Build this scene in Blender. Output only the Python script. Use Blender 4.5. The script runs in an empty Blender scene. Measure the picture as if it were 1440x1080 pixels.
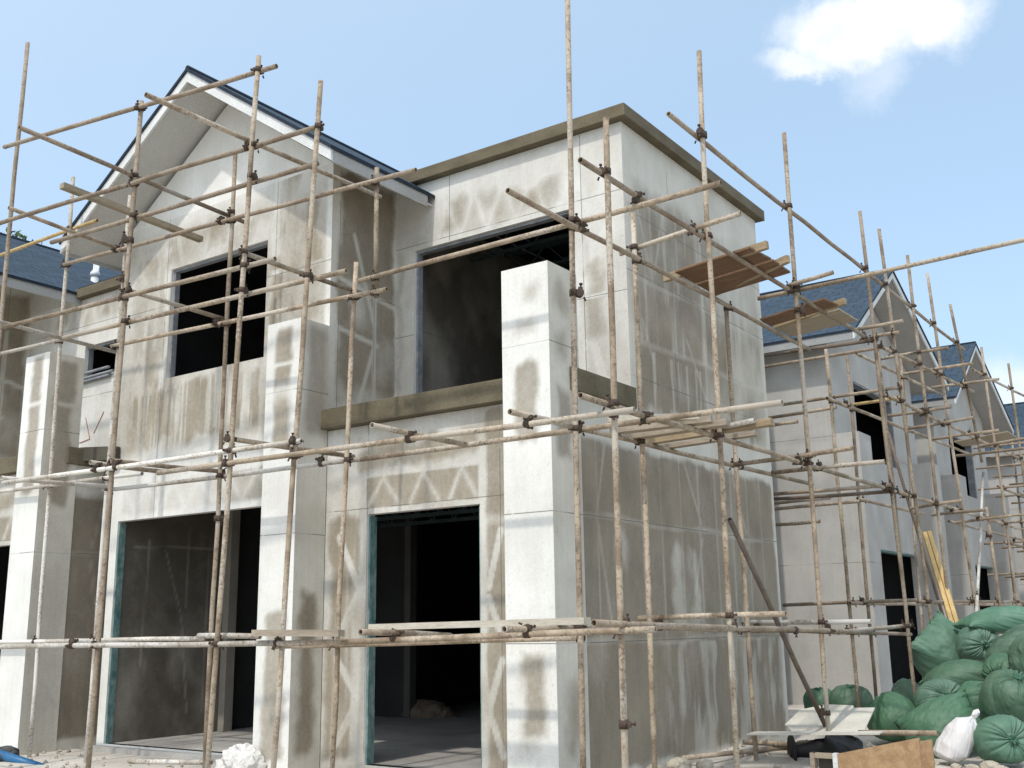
import bpy, math, random
import numpy as np
from mathutils import Vector, Matrix
random.seed(7)
sc = bpy.context.scene
COL = sc.collection

# ------------------------------------------------------------------ helpers
def tag(o, label=None, cat=None, group=None, kind=None):
    if label: o['label'] = label
    if cat: o['category'] = cat
    if group: o['group'] = group
    if kind: o['kind'] = kind
    return o

def empty(name, loc, label, cat, group=None):
    o = bpy.data.objects.new(name, None)
    COL.objects.link(o)
    o.location = loc
    o.empty_display_size = .2
    return tag(o, label, cat, group)

class MB:
    """collects faces; build() makes ONE mesh object"""
    def __init__(s):
        s.v = []; s.f = []; s.m = []; s.uv = []; s.sm = []
    def face(s, pts, m=0, uv=None, smooth=False):
        i = len(s.v)
        s.v += [tuple(p) for p in pts]
        s.f.append(tuple(range(i, i + len(pts))))
        s.m.append(m); s.uv.append(uv); s.sm.append(smooth)
    def hexa(s, p, m=0):
        # p: 8 points, bottom 4 ccw then top 4 ccw
        i = len(s.v); s.v += [tuple(q) for q in p]
        for q in ((0, 3, 2, 1), (4, 5, 6, 7), (0, 1, 5, 4), (1, 2, 6, 5), (2, 3, 7, 6), (3, 0, 4, 7)):
            s.f.append(tuple(i + k for k in q)); s.m.append(m); s.uv.append(None); s.sm.append(False)
    def box(s, x0, x1, y0, y1, z0, z1, m=0):
        s.hexa([(x0, y0, z0), (x1, y0, z0), (x1, y1, z0), (x0, y1, z0), (x0, y0, z1), (x1, y0, z1), (x1, y1, z1), (x0, y1, z1)], m)
    def beam(s, a, b, w, h, m=0, up=(0, 0, 1)):
        a = Vector(a); b = Vector(b); d = (b - a).normalized()
        r = d.cross(Vector(up))
        if r.length < 1e-4: r = d.cross(Vector((0, 1, 0)))
        r.normalize(); u = r.cross(d)
        r *= w / 2; u *= h / 2
        s.hexa([a - r - u, a + r - u, b + r - u, b - r - u, a - r + u, a + r + u, b + r + u, b - r + u], m)
    def tube(s, pts, rad, n=10, m=0, hollow=False, cap=True):
        pts = [Vector(p) for p in pts]
        rads = rad if isinstance(rad, (list, tuple)) else [rad] * len(pts)
        d0 = (pts[-1] - pts[0]).normalized()
        ref = Vector((0, 0, 1)) if abs(d0.z) < .9 else Vector((1, 0, 0))
        rings = []
        for k, p in enumerate(pts):
            d = (pts[min(k + 1, len(pts) - 1)] - pts[max(k - 1, 0)]).normalized()
            a = d.cross(ref).normalized(); b = d.cross(a)
            i = len(s.v)
            for j in range(n):
                t = 2 * math.pi * j / n
                s.v.append(tuple(p + (a * math.cos(t) + b * math.sin(t)) * rads[k]))
            rings.append((i, p, d, a, b))
        def fc(q, sm=True):
            s.f.append(q); s.m.append(m); s.uv.append(None); s.sm.append(sm)
        for k in range(len(pts) - 1):
            i, j = rings[k][0], rings[k + 1][0]
            for t in range(n):
                u = (t + 1) % n
                fc((i + t, j + t, j + u, i + u))
        if hollow:
            for (i, p, d, a, b), sg in ((rings[0], 1), (rings[-1], -1)):
                r2 = rads[0] * .8
                k1 = len(s.v)
                for q in (p, p + d * sg * .05):
                    for j in range(n):
                        t = 2 * math.pi * j / n
                        s.v.append(tuple(q + (a * math.cos(t) + b * math.sin(t)) * r2))
                for t in range(n):
                    u = (t + 1) % n
                    q1 = (i + t, i + u, k1 + u, k1 + t); q2 = (k1 + t, k1 + u, k1 + n + u, k1 + n + t)
                    fc(q1 if sg > 0 else q1[::-1], False); fc(q2 if sg > 0 else q2[::-1], False)
                c = tuple(range(k1 + n, k1 + 2 * n))
                fc(c if sg < 0 else c[::-1], False)
        elif cap:
            fc(tuple(range(rings[0][0], rings[0][0] + n)), False)
            fc(tuple(range(rings[-1][0] + n - 1, rings[-1][0] - 1, -1)), False)
    def mesh(s, name, mats, origin=(0, 0, 0)):
        me = bpy.data.meshes.new(name)
        o = Vector(origin)
        me.from_pydata([tuple(Vector(p) - o) for p in s.v], [], s.f)
        for k in (mats if isinstance(mats, (list, tuple)) else [mats]): me.materials.append(k)
        me.polygons.foreach_set('material_index', s.m)
        me.polygons.foreach_set('use_smooth', s.sm)
        if any(u is not None for u in s.uv):
            L = me.uv_layers.new(name='UVMap')
            for p in me.polygons:
                u = s.uv[p.index]
                if u:
                    for k, li in enumerate(p.loop_indices): L.data[li].uv = u[k]
        me.update()
        return me
    def build(s, name, mats, parent=None, origin=None, bevel=0):
        """vertices are world coordinates; parent is an unrotated empty (or a part lying at its zero)"""
        if origin is None: origin = wloc(parent) if parent else (0, 0, 0)
        o = bpy.data.objects.new(name, s.mesh(name, mats, origin))
        COL.objects.link(o)
        if parent: o.parent = parent
        else: o.location = origin
        if bevel:
            b = o.modifiers.new('edge', 'BEVEL'); b.width = bevel; b.segments = 2; b.limit_method = 'ANGLE'
        return o

def wloc(o):
    v = Vector((0, 0, 0))
    while o:
        v += o.location; o = o.parent
    return v

# --------------------------------------------------------------- node helper
def mat(name, rough=.8):
    m = bpy.data.materials.new(name); m.use_nodes = True
    nt = m.node_tree
    b = nt.nodes['Principled BSDF']; b.inputs['Roughness'].default_value = rough
    b.inputs['Specular IOR Level'].default_value = .3
    return m, nt, b

class N:
    def __init__(s, nt): s.nt = nt
    def node(s, t, ins=None, **kw):
        n = s.nt.nodes.new(t)
        for k, v in kw.items(): setattr(n, k, v)
        for k, v in (ins or {}).items():
            if hasattr(v, 'links') or isinstance(v, bpy.types.NodeSocket): s.nt.links.new(v, n.inputs[k])
            else: n.inputs[k].default_value = v
        return n
    def noise(s, vec, scale, detail=3, rough=.55, dist=0):
        return s.node('ShaderNodeTexNoise', {'Vector': vec, 'Scale': scale, 'Detail': detail, 'Roughness': rough, 'Distortion': dist}).outputs['Fac']
    def mapr(s, x, a, b, c=0., d=1.):
        return s.node('ShaderNodeMapRange', {'Value': x, 'From Min': a, 'From Max': b, 'To Min': c, 'To Max': d}).outputs[0]
    def math(s, op, a, b=0., c=0.):
        return s.node('ShaderNodeMath', {0: a, 1: b, 2: c}, operation=op).outputs[0]
    def mix(s, f, a, b, mode='MIX'):
        n = s.node('ShaderNodeMix', data_type='RGBA', blend_type=mode)
        for k, v in ((0, f), (6, a), (7, b)):
            if isinstance(v, bpy.types.NodeSocket): s.nt.links.new(v, n.inputs[k])
            else: n.inputs[k].default_value = (*v, 1) if isinstance(v, tuple) and len(v) == 3 else v
        return n.outputs[2]
    def scale(s, vec, sx, sy, sz):
        return s.node('ShaderNodeMapping', {'Vector': vec, 'Scale': (sx, sy, sz)}).outputs[0]
    def bump(s, h, strength, dist=.01):
        return s.node('ShaderNodeBump', {'Height': h, 'Strength': strength, 'Distance': dist}).outputs[0]

def coords(nt, kind='Object'):
    return nt.nodes.new('ShaderNodeTexCoord').outputs[kind]
def geo_pos(nt):
    return nt.nodes.new('ShaderNodeNewGeometry').outputs['Position']

def simple(name, a, b, scale=6, rough=.8, bump=.15, stretch=(1, 1, 1), sc2=60, lo=.35, hi=.65):
    """two-tone noisy material"""
    m, nt, p = mat(name, rough); n = N(nt)
    v = n.scale(coords(nt), *stretch)
    f = n.mapr(n.noise(v, scale, 5), lo, hi)
    c = n.mix(f, a, b)
    g = n.mapr(n.noise(v, sc2, 2), .3, .7, .86, 1.12)
    c = n.mix(1., c, n.node('ShaderNodeCombineColor', {0: g, 1: g, 2: g}).outputs[0], 'MULTIPLY')
    nt.links.new(c, p.inputs['Base Color'])
    if bump: nt.links.new(n.bump(n.noise(v, sc2, 3), bump), p.inputs['Normal'])
    return m
M = {}
def board_material(name, dry, dry2, wet, wet2):
    m, nt, p = mat(name, .75); n = N(nt)
    pos = geo_pos(nt)
    w = n.node('ShaderNodeAttribute', attribute_name='wet').outputs['Fac']
    j = n.node('ShaderNodeAttribute', attribute_name='joint').outputs['Fac']
    w = n.math('ADD', w, n.mapr(n.noise(pos, 26, 4, .65), .25, .75, -.1, .1))
    w = n.node('ShaderNodeClamp', {0: w}).outputs[0]
    d = n.mix(n.mapr(n.noise(pos, 1.7, 5), .35, .65), dry, dry2)
    wt = n.mix(n.mapr(n.noise(n.scale(pos, 1.3, 1.3, .75), 2.2, 6, .6), .32, .72), wet, wet2)
    c = n.mix(w, d, wt)
    # vertical run marks and fine grain
    st = n.mapr(n.noise(n.scale(pos, 9, 9, .5), 2.4, 4, .6), .3, .75, 1.02, .94)
    gr = n.mapr(n.noise(pos, 95, 2), .3, .7, .93, 1.06)
    g = n.math('MULTIPLY', st, gr)
    c = n.mix(1., c, n.node('ShaderNodeCombineColor', {0: g, 1: g, 2: g}).outputs[0], 'MULTIPLY')
    # mortar splashes: sparse pale specks
    sp = n.node('ShaderNodeTexVoronoi', {'Vector': pos, 'Scale': 22.}).outputs['Distance']
    area = n.mapr(n.noise(pos, .9, 2), .5, .62)
    sp = n.math('MULTIPLY', n.mapr(sp, .09, .05), area)
    c = n.mix(n.math('MULTIPLY', sp, .55), c, (.66, .65, .61))
    c = n.mix(j, c, (.12, .115, .10))
    nt.links.new(c, p.inputs['Base Color'])
    h = n.math('ADD', n.noise(pos, 40, 4), n.math('MULTIPLY', sp, .6))
    nt.links.new(n.bump(h, .18, .006), p.inputs['Normal'])
    return m
M['board'] = board_material('cement_board', (.75, .735, .69), (.65, .635, .59), (.335, .288, .218), (.23, .197, .147))
M['board_shaded'] = board_material('cement_board_shaded', (.64, .605, .53), (.53, .495, .425), (.295, .248, .186), (.20, .168, .125))  # shaded copy of the board, its shade painted in for side faces
M['board_far'] = board_material('cement_board_grey', (.45, .43, .40), (.38, .363, .337), (.29, .275, .25), (.255, .24, .215))
M['inside'] = simple('inside_board_darkened', (.12, .115, .105), (.08, .077, .07), 1.5, .9, .1)  # same board, darkened so the gloom of the rooms is in the colour
M['inside_dark'] = simple('inside_shadowy_board', (.045, .045, .045), (.03, .03, .03), 1.5, .9, .1)  # darker still: deep-room shade put into the board colour
M['splash'] = board_material('splashed_board', (.36, .325, .275), (.27, .245, .205), (.135, .118, .095), (.09, .078, .062))
M['cement'] = simple('raw_cement', (.155, .13, .085), (.11, .09, .058), 3, .9, .25, (1, 1, 1.5), 40)
M['cement_dark'] = simple('dark_wet_timber', (.10, .09, .068), (.07, .062, .048), 5, .9, .2)
M['floor'] = simple('dusty_concrete', (.42, .40, .37), (.28, .265, .245), 1.6, .9, .3)
M['fascia'] = simple('fascia_board', (.66, .66, .64), (.55, .55, .53), 2, .6, .05)
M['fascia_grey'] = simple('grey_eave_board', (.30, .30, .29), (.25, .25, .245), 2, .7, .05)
M['fascia_eave'] = simple('shaded_eave_board', (.40, .39, .37), (.34, .33, .31), 2, .7, .05)  # white fascia greyed, the eave's shade put into its colour
M['brick_dust'] = simple('brown_rubble', (.20, .155, .115), (.13, .10, .075), 7, .95, .5)
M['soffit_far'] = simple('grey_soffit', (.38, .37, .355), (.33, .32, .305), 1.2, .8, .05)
M['red'] = simple('red_crayon', (.40, .16, .12), (.45, .22, .18), 8, .8, 0)
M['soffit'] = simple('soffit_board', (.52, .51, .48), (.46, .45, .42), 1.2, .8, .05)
M['teal'] = simple('teal_primer', (.06, .15, .145), (.22, .30, .285), 14, .8, .2, (1, 1, .5), 45)
M['grey_metal'] = simple('galvanised_channel', (.17, .18, .20), (.27, .28, .29), 8, .5, .1)
M['black_metal'] = simple('dark_truss_steel', (.03, .05, .05), (.05, .075, .075), 8, .6, .1)
M['pvc'] = simple('pvc_white', (.72, .73, .72), (.6, .62, .62), 5, .4, 0)
def pole_material(name, c1, c2, c3, amt, hz=False):
    m, nt, p = mat(name, .72); n = N(nt)
    v = coords(nt)
    c = n.mix(n.mapr(n.noise(v, 3.6, 5, .6), .40, .60), c1, c2)
    c = n.mix(n.mapr(n.noise(v, 34, 4, .7), .52, .66, 0, .75), c, (.10, .062, .038))
    s = n.math('ADD', n.noise(v, 1.3, 2), n.math('MULTIPLY', n.noise(v, 42, 3, .7), .55))
    if hz:
        z = n.node('ShaderNodeSeparateXYZ', {0: geo_pos(nt)}).outputs[2]
        s = n.math('SUBTRACT', s, n.mapr(z, 3.2, 4.4, 0, .2))
    c = n.mix(n.mapr(s, amt, amt + .09, 0, .9), c, c3)
    r = n.node('ShaderNodeObjectInfo').outputs['Random']
    g = n.mapr(r, 0, 1, .78, 1.15)
    c = n.mix(1., c, n.node('ShaderNodeCombineColor', {0: g, 1: g, 2: g}).outputs[0], 'MULTIPLY')
    nt.links.new(c, p.inputs['Base Color'])
    nt.links.new(n.bump(n.noise(v, 70, 3), .35, .004), p.inputs['Normal'])
    return m
M['pole_t'] = pole_material('steel_tube_tan', (.41, .33, .24), (.22, .165, .112), (.47, .41, .335), .82)
M['pole_r'] = pole_material('steel_tube_rusty', (.25, .19, .135), (.37, .30, .225), (.40, .35, .30), .90)
M['pole_w'] = pole_material('steel_tube_cement_coated', (.36, .31, .25), (.46, .42, .36), (.62, .59, .54), .72, True)
M['pole_d'] = pole_material('steel_tube_dark', (.13, .10, .08), (.17, .135, .105), (.30, .28, .25), .98)
M['pole_y'] = pole_material('bamboo_tan_tube', (.46, .34, .16), (.40, .28, .13), (.5, .45, .36), .95)
M['pole_b'] = simple('weathered_timber', (.33, .27, .19), (.24, .195, .135), 5, .85, .3, (1, .2, 1))
M['coupler'] = simple('rusted_coupler', (.045, .032, .025), (.085, .055, .035), 30, .7, .4)
def wood(name, a, b, stretch):
    return simple(name, a, b, 9, .7, .2, stretch, 50)
M['ply'] = wood('plywood_underside', (.19, .11, .06), (.13, .072, .04), (.35, 2.5, 1))
M['ply_pale'] = wood('pale_plywood', (.36, .30, .225), (.30, .245, .18), (.4, 2, 1))
M['timber'] = wood('raw_timber', (.35, .265, .165), (.25, .185, .11), (.3, 2, 2))
M['timber_dusty'] = wood('dusty_timber', (.52, .47, .39), (.42, .375, .30), (.3, 2, 2))
M['timber_grey'] = wood('grey_timber', (.34, .28, .21), (.25, .205, .155), (.3, 2, 2))
M['pine'] = wood('fresh_pine', (.62, .44, .20), (.50, .33, .13), (3, 3, .25))
M['formply'] = wood('formwork_ply', (.40, .265, .145), (.29, .18, .095), (1.5, 1, 1.5))
M['sheet'] = simple('calcium_board_sheet', (.60, .57, .49), (.50, .47, .40), 2.5, .8, .08)
M['stone'] = simple('rubble', (.44, .39, .31), (.33, .29, .23), 7, .95, .5)
M['plaster'] = simple('plaster_heap', (.72, .70, .67), (.60, .58, .55), 6, .95, .6)
M['ground'] = simple('dirt_ground', (.55, .51, .45), (.40, .365, .315), 1.5, 1, .5)
M['blue'] = simple('blue_plastic', (.02, .10, .22), (.03, .14, .28), 8, .4, .1)
M['black'] = simple('black_rubber', (.012, .012, .013), (.02, .02, .02), 10, .6, .2)
M['rock'] = simple('dark_rock', (.09, .09, .09), (.05, .05, .05), 12, .95, .6)
def bag_material(name, a, b, dust):
    m, nt, p = mat(name, .5); n = N(nt)
    v = coords(nt)
    c = n.mix(n.mapr(n.noise(v, 3.5, 4), .35, .65), a, b)
    wv = n.node('ShaderNodeTexWave', {'Vector': v, 'Scale': 55., 'Distortion': 1.5}, bands_direction='Z').outputs['Fac']
    c = n.mix(n.mapr(wv, 0, 1, 0, .16), c, (.01, .03, .02))
    c = n.mix(n.mapr(n.noise(v, 5, 5, .65), .52, .75, 0, .55), c, dust)
    r = n.node('ShaderNodeObjectInfo').outputs['Random']
    c = n.node('ShaderNodeHueSaturation', {'Color': c, 'Hue': n.mapr(r, 0, 1, .485, .515), 'Value': n.mapr(r, 0, 1, .82, 1.2), 'Saturation': n.mapr(n.math('FRACT', n.math('MULTIPLY', r, 7.3)), 0, 1, .8, 1.1)}).outputs[0]
    nt.links.new(c, p.inputs['Base Color'])
    rd = n.math('ABSOLUTE', n.math('SUBTRACT', n.noise(n.scale(v, 1, 1, .6), 7, 3, .5, 1.2), .5))
    h = n.math('ADD', n.math('MULTIPLY', rd, -2.2), n.math('ADD', n.math('MULTIPLY', n.noise(v, 16, 4, .6), .5), n.math('MULTIPLY', wv, .08)))
    nt.links.new(n.bump(h, .26, .03), p.inputs['Normal'])
    return m
M['bag'] = bag_material('green_woven_sack', (.066, .145, .086), (.094, .182, .115), (.17, .235, .165))
M['bag_white'] = bag_material('white_woven_sack', (.66, .63, .62), (.58, .55, .54), (.6, .56, .52))
M['tie'] = simple('sack_knot', (.035, .10, .06), (.05, .13, .08), 20, .7, .3)
def shingles():
    m, nt, p = mat('blue_grey_shingles', .85); n = N(nt)
    uv = coords(nt, 'UV')
    wob = n.node('ShaderNodeVectorMath', {0: uv, 1: n.node('ShaderNodeVectorMath', {0: n.node('ShaderNodeTexNoise', {'Vector': uv, 'Scale': 3.}).outputs['Color'], 1: (.02, .012, 0)}, operation='MULTIPLY').outputs[0]}, operation='ADD').outputs[0]
    b = n.node('ShaderNodeTexBrick', {'Vector': wob, 'Color1': (.040, .066, .095, 1), 'Color2': (.028, .049, .072, 1), 'Mortar': (.010, .017, .025, 1), 'Scale': 1., 'Mortar Size': .011, 'Mortar Smooth': .4, 'Bias': 0., 'Brick Width': .33, 'Row Height': .14})
    g = n.mapr(n.noise(uv, 6, 5), .3, .7, .8, 1.25)
    c = n.mix(1., b.outputs['Color'], n.node('ShaderNodeCombineColor', {0: g, 1: g, 2: g}).outputs[0], 'MULTIPLY')
    nt.links.new(c, p.inputs['Base Color'])
    nt.links.new(n.bump(n.math('SUBTRACT', n.noise(uv, 90, 2), b.outputs['Fac']), .5, .01), p.inputs['Normal'])
    return m
M['shingle'] = shingles()
M['roof_edge'] = simple('shingle_edge', (.012, .018, .03), (.02, .03, .045), 10, .9, .2)
M['leaf'] = simple('leaves', (.07, .12, .045), (.045, .08, .03), 4, .8, 0)
M['bark'] = simple('bark', (.12, .09, .06), (.08, .06, .04), 8, .9, .2)
M['hill'] = simple('wooded_hill', (.06, .09, .05), (.09, .12, .07), .2, 1, 0)
# ------------------------------------------------ stain masks (damp board = 1)
def vn(x, y, sd):
    x = np.asarray(x, float); y = np.asarray(y, float)
    ix = np.floor(x); iy = np.floor(y); fx = x - ix; fy = y - iy
    fx = fx * fx * (3 - 2 * fx); fy = fy * fy * (3 - 2 * fy)
    def h(a, b):
        t = np.sin(a * 127.1 + b * 311.7 + sd * 74.7) * 43758.5453
        return t - np.floor(t)
    return (h(ix, iy) * (1 - fx) + h(ix + 1, iy) * fx) * (1 - fy) + (h(ix, iy + 1) * (1 - fx) + h(ix + 1, iy + 1) * fx) * fy
def fbm(x, y, sd, o=4):
    r = 0; a = .5; t = 0
    for k in range(o):
        r = r + a * vn(x * 2 ** k + 13.7 * k, y * 2 ** k + 5.1 * k, sd + k); t += a; a *= .55
    return r / t
def ss(x, a, b):
    t = np.clip((x - a) / (b - a), 0, 1); return t * t * (3 - 2 * t)
def box(u, v, a, b, c, d, s=.05, w=.06, sd=1):
    s = s * 1.7; w = w * 1.9
    uu = u + w * 2 * (fbm(u * 4.3, v * 3.2, sd) - .5); vv = v + w * 2 * (fbm(u * 4.3, v * 3.2, sd + 9) - .5)
    return ss(uu, a - s / 2, a + s / 2) * (1 - ss(uu, b - s / 2, b + s / 2)) * ss(vv, c - s / 2, c + s / 2) * (1 - ss(vv, d - s / 2, d + s / 2))
def seg(u, v, a, b, w):
    ax, ay = a; bx, by = b; dx, dy = bx - ax, by - ay
    t = np.clip(((u - ax) * dx + (v - ay) * dy) / (dx * dx + dy * dy), 0, 1)
    d = np.hypot(u - ax - t * dx, v - ay - t * dy)
    return 1 - ss(d, w * .5, w * 1.5)
def segs(u, v, L, w):
    r = np.zeros_like(u)
    for a, b in L: r = np.maximum(r, seg(u, v, a, b, w))
    return r
def zigzag(u, v, pts, w):
    # strokes wander in place, width and strength
    uu = u + .05 * (fbm(u * 3, v * 3, 201) - .5) + .02 * (fbm(u * 11, v * 11, 202) - .5); vv = v + .05 * (fbm(u * 3, v * 3, 203) - .5)
    r = np.maximum(segs(uu, vv, list(zip(pts[:-1], pts[1:])), w * .8), .5 * segs(uu, vv, list(zip(pts[:-1], pts[1:])), w * 1.9))
    return r * (.25 + .55 * fbm(u * 2.3, v * 5, 204))
def streaks(u, v, sd, f=9): return fbm(u * f, v * .7, sd, 4)

def mask_right(u, v):
    n = fbm(u * 1.4, v * 1.1, 3)
    low = box(u, v, -1.2, 3.42, .36, 3.24, .05, .03, 4)
    up = box(u, v, .13, 3.42, 3.66, 6.12, .1, .07, 5)
    w = low * (.86 + .3 * n)
    w = np.maximum(w, up * np.clip(.42 + 1.5 * (n - .3), .15, 1))
    # vertical studs, braces and joint bands that dried first
    st = np.zeros_like(u)
    for k, x in enumerate((-.72, -.33, .12, .52, .95, 1.38, 1.8, 2.22, 2.66, 3.05)):
        st = np.maximum(st, (.35 + .4 * fbm(v * 2, v * 0 + k, 7)) * (1 - ss(np.abs(u - x), .006, .024)) * (v < 3.25) * (1 - .75 * (v < 1.42)))
    for x in (.55, 1.15, 1.75, 2.35, 2.95):
        st = np.maximum(st, .5 * (1 - ss(np.abs(u - x), .008, .03)) * (v > 5.0))
    dg = segs(u, v, [((-.56, 3.2), (-.72, 2.6)), ((-.72, 2.5), (-.5, 1.5)), ((1.08, 3.22), (1.42, 2.62)), ((1.42, 2.45), (1.2, 1.9)), ((1.25, 1.75), (1.45, 1.46)), ((2.3, 3.2), (2.6, 2.6)), ((2.6, 2.45), (2.35, 1.6)),
                     ((.25, 5.9), (.5, 5.2)), ((.85, 5.9), (.62, 5.2)), ((1.3, 4.6), (1.75, 3.95)), ((1.75, 4.7), (1.75, 3.9)), ((.3, 4.6), (.5, 4.2))], .02)
    hz = np.zeros_like(u)
    for z, a in ((2.54, .5), (1.45, .5), (4.38, .45), (5.05, .35)):
        hz = np.maximum(hz, a * (1 - ss(np.abs(v - z + .02 * np.sin(u * 3)), .012, .045)))
    w = w * (1 - .62 * np.maximum(np.maximum(st, .55 * dg), hz))
    w = w * np.clip(.72 + .65 * fbm(u * 2.6, v * 1.5, 33), 0, 1.15)
    # dry runs below 1.4 m, blotches
    r = ss(fbm(u * 4.5 + .4 * fbm(u * 3, v * 3, 34), v * .9, 11), .50, .66)
    w = w * (1 - .55 * r * (v < 1.42) * ss(u, .2, .9)) * (1 - .45 * ss(streaks(u, v, 21, 8), .5, .7) * (v > 4.4))
    for a in ((.75, .97, 1.55, 2.35), (1.1, 1.27, 1.6, 2.4), (-.42, -.28, 2.05, 2.5)):
        w = w * (1 - .6 * box(u, v, *a, .12, .08, 31))
    w = w * (1 - .75 * ss(v, 5.6 + .3 * n, 6.25)) * (1 - .6 * box(u, v, 2.2, 3.5, 5.2, 6.2, .5, .1, 12))
    w = w * (1 - .5 * ss(streaks(u, v, 23, 12), .56, .7) * (v > 3.6) * (v < 4.3))
    return np.clip(w, 0, 1)

def mask_door(u, v):   # lower front wall, x -3.05..0
    n = fbm(u * 2, v * 2, 41)
    w = np.zeros_like(u)
    L = box(u, v, -3.0, -2.55, .3, 2.72, .1, .05, 42) * np.clip(.7 + 1.4 * (streaks(u, v, 43, 10) - .4), 0, 1)
    tri = segs(u, v, [((-2.85, 2.5), (-2.57, 2.0)), ((-2.57, 1.95), (-2.85, 1.5)), ((-2.85, 1.3), (-2.57, .95)), ((-2.57, .9), (-2.85, .5))], .035)
    w = np.maximum(w, L * (1 - tri))
    R = box(u, v, -1.0, -.5, .3, 3.6, .04, .02, 44) * (.75 + .4 * n)
    w = np.maximum(w, R * (1 - segs(u, v, [((-.83, 2.45), (-.97, 1.95)), ((-.97, 1.85), (-.83, 1.5)), ((-.83, 1.3), (-.97, .9)), ((-.97, .85), (-.83, .5))], .03)))
    w = w * (1 - .35 * box(u, v, -1.0, -.4, 2.5, 2.58, .05, .03, 45))
    hd = box(u, v, -2.5, -1.08, 2.76, 3.08, .02, .008, 46) * (.8 + .25 * n)
    z = zigzag(u, v, [(-2.48, 2.76), (-2.27, 3.07), (-2.06, 2.78)], .018)
    z = np.maximum(z, zigzag(u, v, [(-1.92, 2.78), (-1.74, 3.07), (-1.56, 2.8)], .018))
    z = np.maximum(z, zigzag(u, v, [(-1.42, 2.78), (-1.26, 3.07), (-1.1, 2.8)], .018))
    w = np.maximum(w, hd * (1 - .8 * z))
    w = np.maximum(w, box(u, v, -2.6, -1.05, 3.15, 3.44, .1, .06, 47) * (.7 + .4 * n))
    w = np.maximum(w, box(u, v, -2.86, -2.6, 2.75, 3.3, .1, .05, 48) * .5)
    w = np.maximum(w, .34 + .9 * np.clip(n - .42, -.3, 1))
    return np.clip(w, 0, 1)

def mask_bay(u, v):
    n = fbm(u * 1.6, v * 1.6, 51); n2 = fbm(u * 3, v * 2.2, 151)
    w = box(u, v, -6.45, -5.88, 4.5, 6.25, .2, .1, 52) * np.clip(.72 + .6 * (n - .35), 0, 1)
    w = np.maximum(w, box(u, v, -6.0, -4.1, 5.98, 6.44, .14, .12, 53) * np.clip(.62 + .9 * (n2 - .35), 0, 1))
    w = np.maximum(w, box(u, v, -4.03, -3.80, 4.9, 5.72, .1, .06, 54) * 1.)
    w = np.maximum(w, box(u, v, -4.03, -3.80, 5.8, 6.35, .15, .1, 154) * .5)
    w = np.maximum(w, box(u, v, -3.76, -3.18, 4.85, 6.4, .15, .08, 55) * np.clip(.8 + .9 * (fbm(u * 6, v * 1., 56) - .45) * 2, 0, 1))
    w = np.maximum(w, box(u, v, -4.05, -3.5, 5.85, 6.8, .2, .1, 57) * np.clip(2.6 * (streaks(u, v, 58, 7) - .38), 0, 1))
    w = np.maximum(w, box(u, v, -6.5, -3.6, 3.76, 4.52, .12, .06, 59) * np.clip(.75 + .6 * (n - .3), 0, 1))
    w = w * (1 - .6 * ss(streaks(u, v, 60, 13), .47, .63) * (v < 4.55) * ss(u, -5.4, -4.6))
    w = w * (1 - .45 * ss(streaks(u, v, 64, 26), .55, .66) * (v < 4.5))
    w = np.maximum(w, .95 * box(u, v, -6.4, -3.7, 4.12, 4.46, .25, .12, 65) * np.clip(fbm(u * 2, v * 3, 66) * 2 - .5, 0, 1) * (u < -4.6))
    w = w * (1 - .75 * segs(u, v, [((-6.05, 5.0), (-6.05, 6.2)), ((-6.25, 4.6), (-6.25, 5.5)), ((-4.85, 3.9), (-4.85, 4.5)), ((-5.7, 6.35), (-5.6, 6.0)), ((-4.3, 6.4), (-4.2, 6.0)), ((-4.7, 6.4), (-4.8, 6.0)), ((-5.2, 6.0), (-5.1, 6.4)), ((-3.5, 4.9), (-3.5, 6.3)), ((-4.05, 5.55), (-3.1, 5.52))], .028))
    w = np.maximum(w, (.52 + .9 * np.clip(n2 - .42, -.25, 1)) * (1 - .55 * np.maximum(1 - ss(np.abs(u + 5.88), .02, .09), 1 - ss(np.abs(u + 3.93), .02, .09))) * (1 - .7 * ss(v, 6.3, 6.7)) * ss(v, 3.5, 3.8))
    w = w * (1 - .75 * box(u, v, -3.13, -2.9, 3.5, 7, .03, .01, 163))
    hd = box(u, v, -6.5, -3.6, 2.98, 3.34, .05, .03, 62) * .6
    pts = [(-6.5 + .24 * k, 3.0 if k % 2 else 3.32) for k in range(13)]
    w = np.maximum(w, hd * (1 - .85 * zigzag(u, v, pts, .03)) * (.5 + .8 * ss(u, -5.2, -4)))
    w = np.maximum(w, box(u, v, -6.55, -3.6, 3.36, 3.56, .15, .08, 162) * .3 * (n2 + .3))
    return np.clip(w, 0, 1)

def mask_bayside(u, v):   # u = y -1.06..0
    n = fbm(u * 2.4, v * 2, 71)
    w = box(u, v, -.93, -.02, 3.95, 6.6, .06, .04, 72) * (.8 + .4 * n)
    w = w * (1 - .7 * segs(u, v, [((-.35, 3.9), (-.35, 6.0)), ((-.7, 5.9), (-.35, 4.9)), ((-.35, 4.7), (-.62, 3.9)), ((-.93, 5.35), (0, 5.2)), ((-.93, 4.78), (-.3, 4.7))], .028))
    w = w * (1 - .6 * box(u, v, -.8, -.45, 4.9, 5.4, .2, .1, 73)) * (1 - .7 * box(u, v, -.95, -.2, 3.85, 4.15, .2, .1, 74)) * (1 - .45 * box(u, v, -.35, 0, 4.3, 4.8, .2, .1, 75))
    return np.clip(w, 0, 1)

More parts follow.
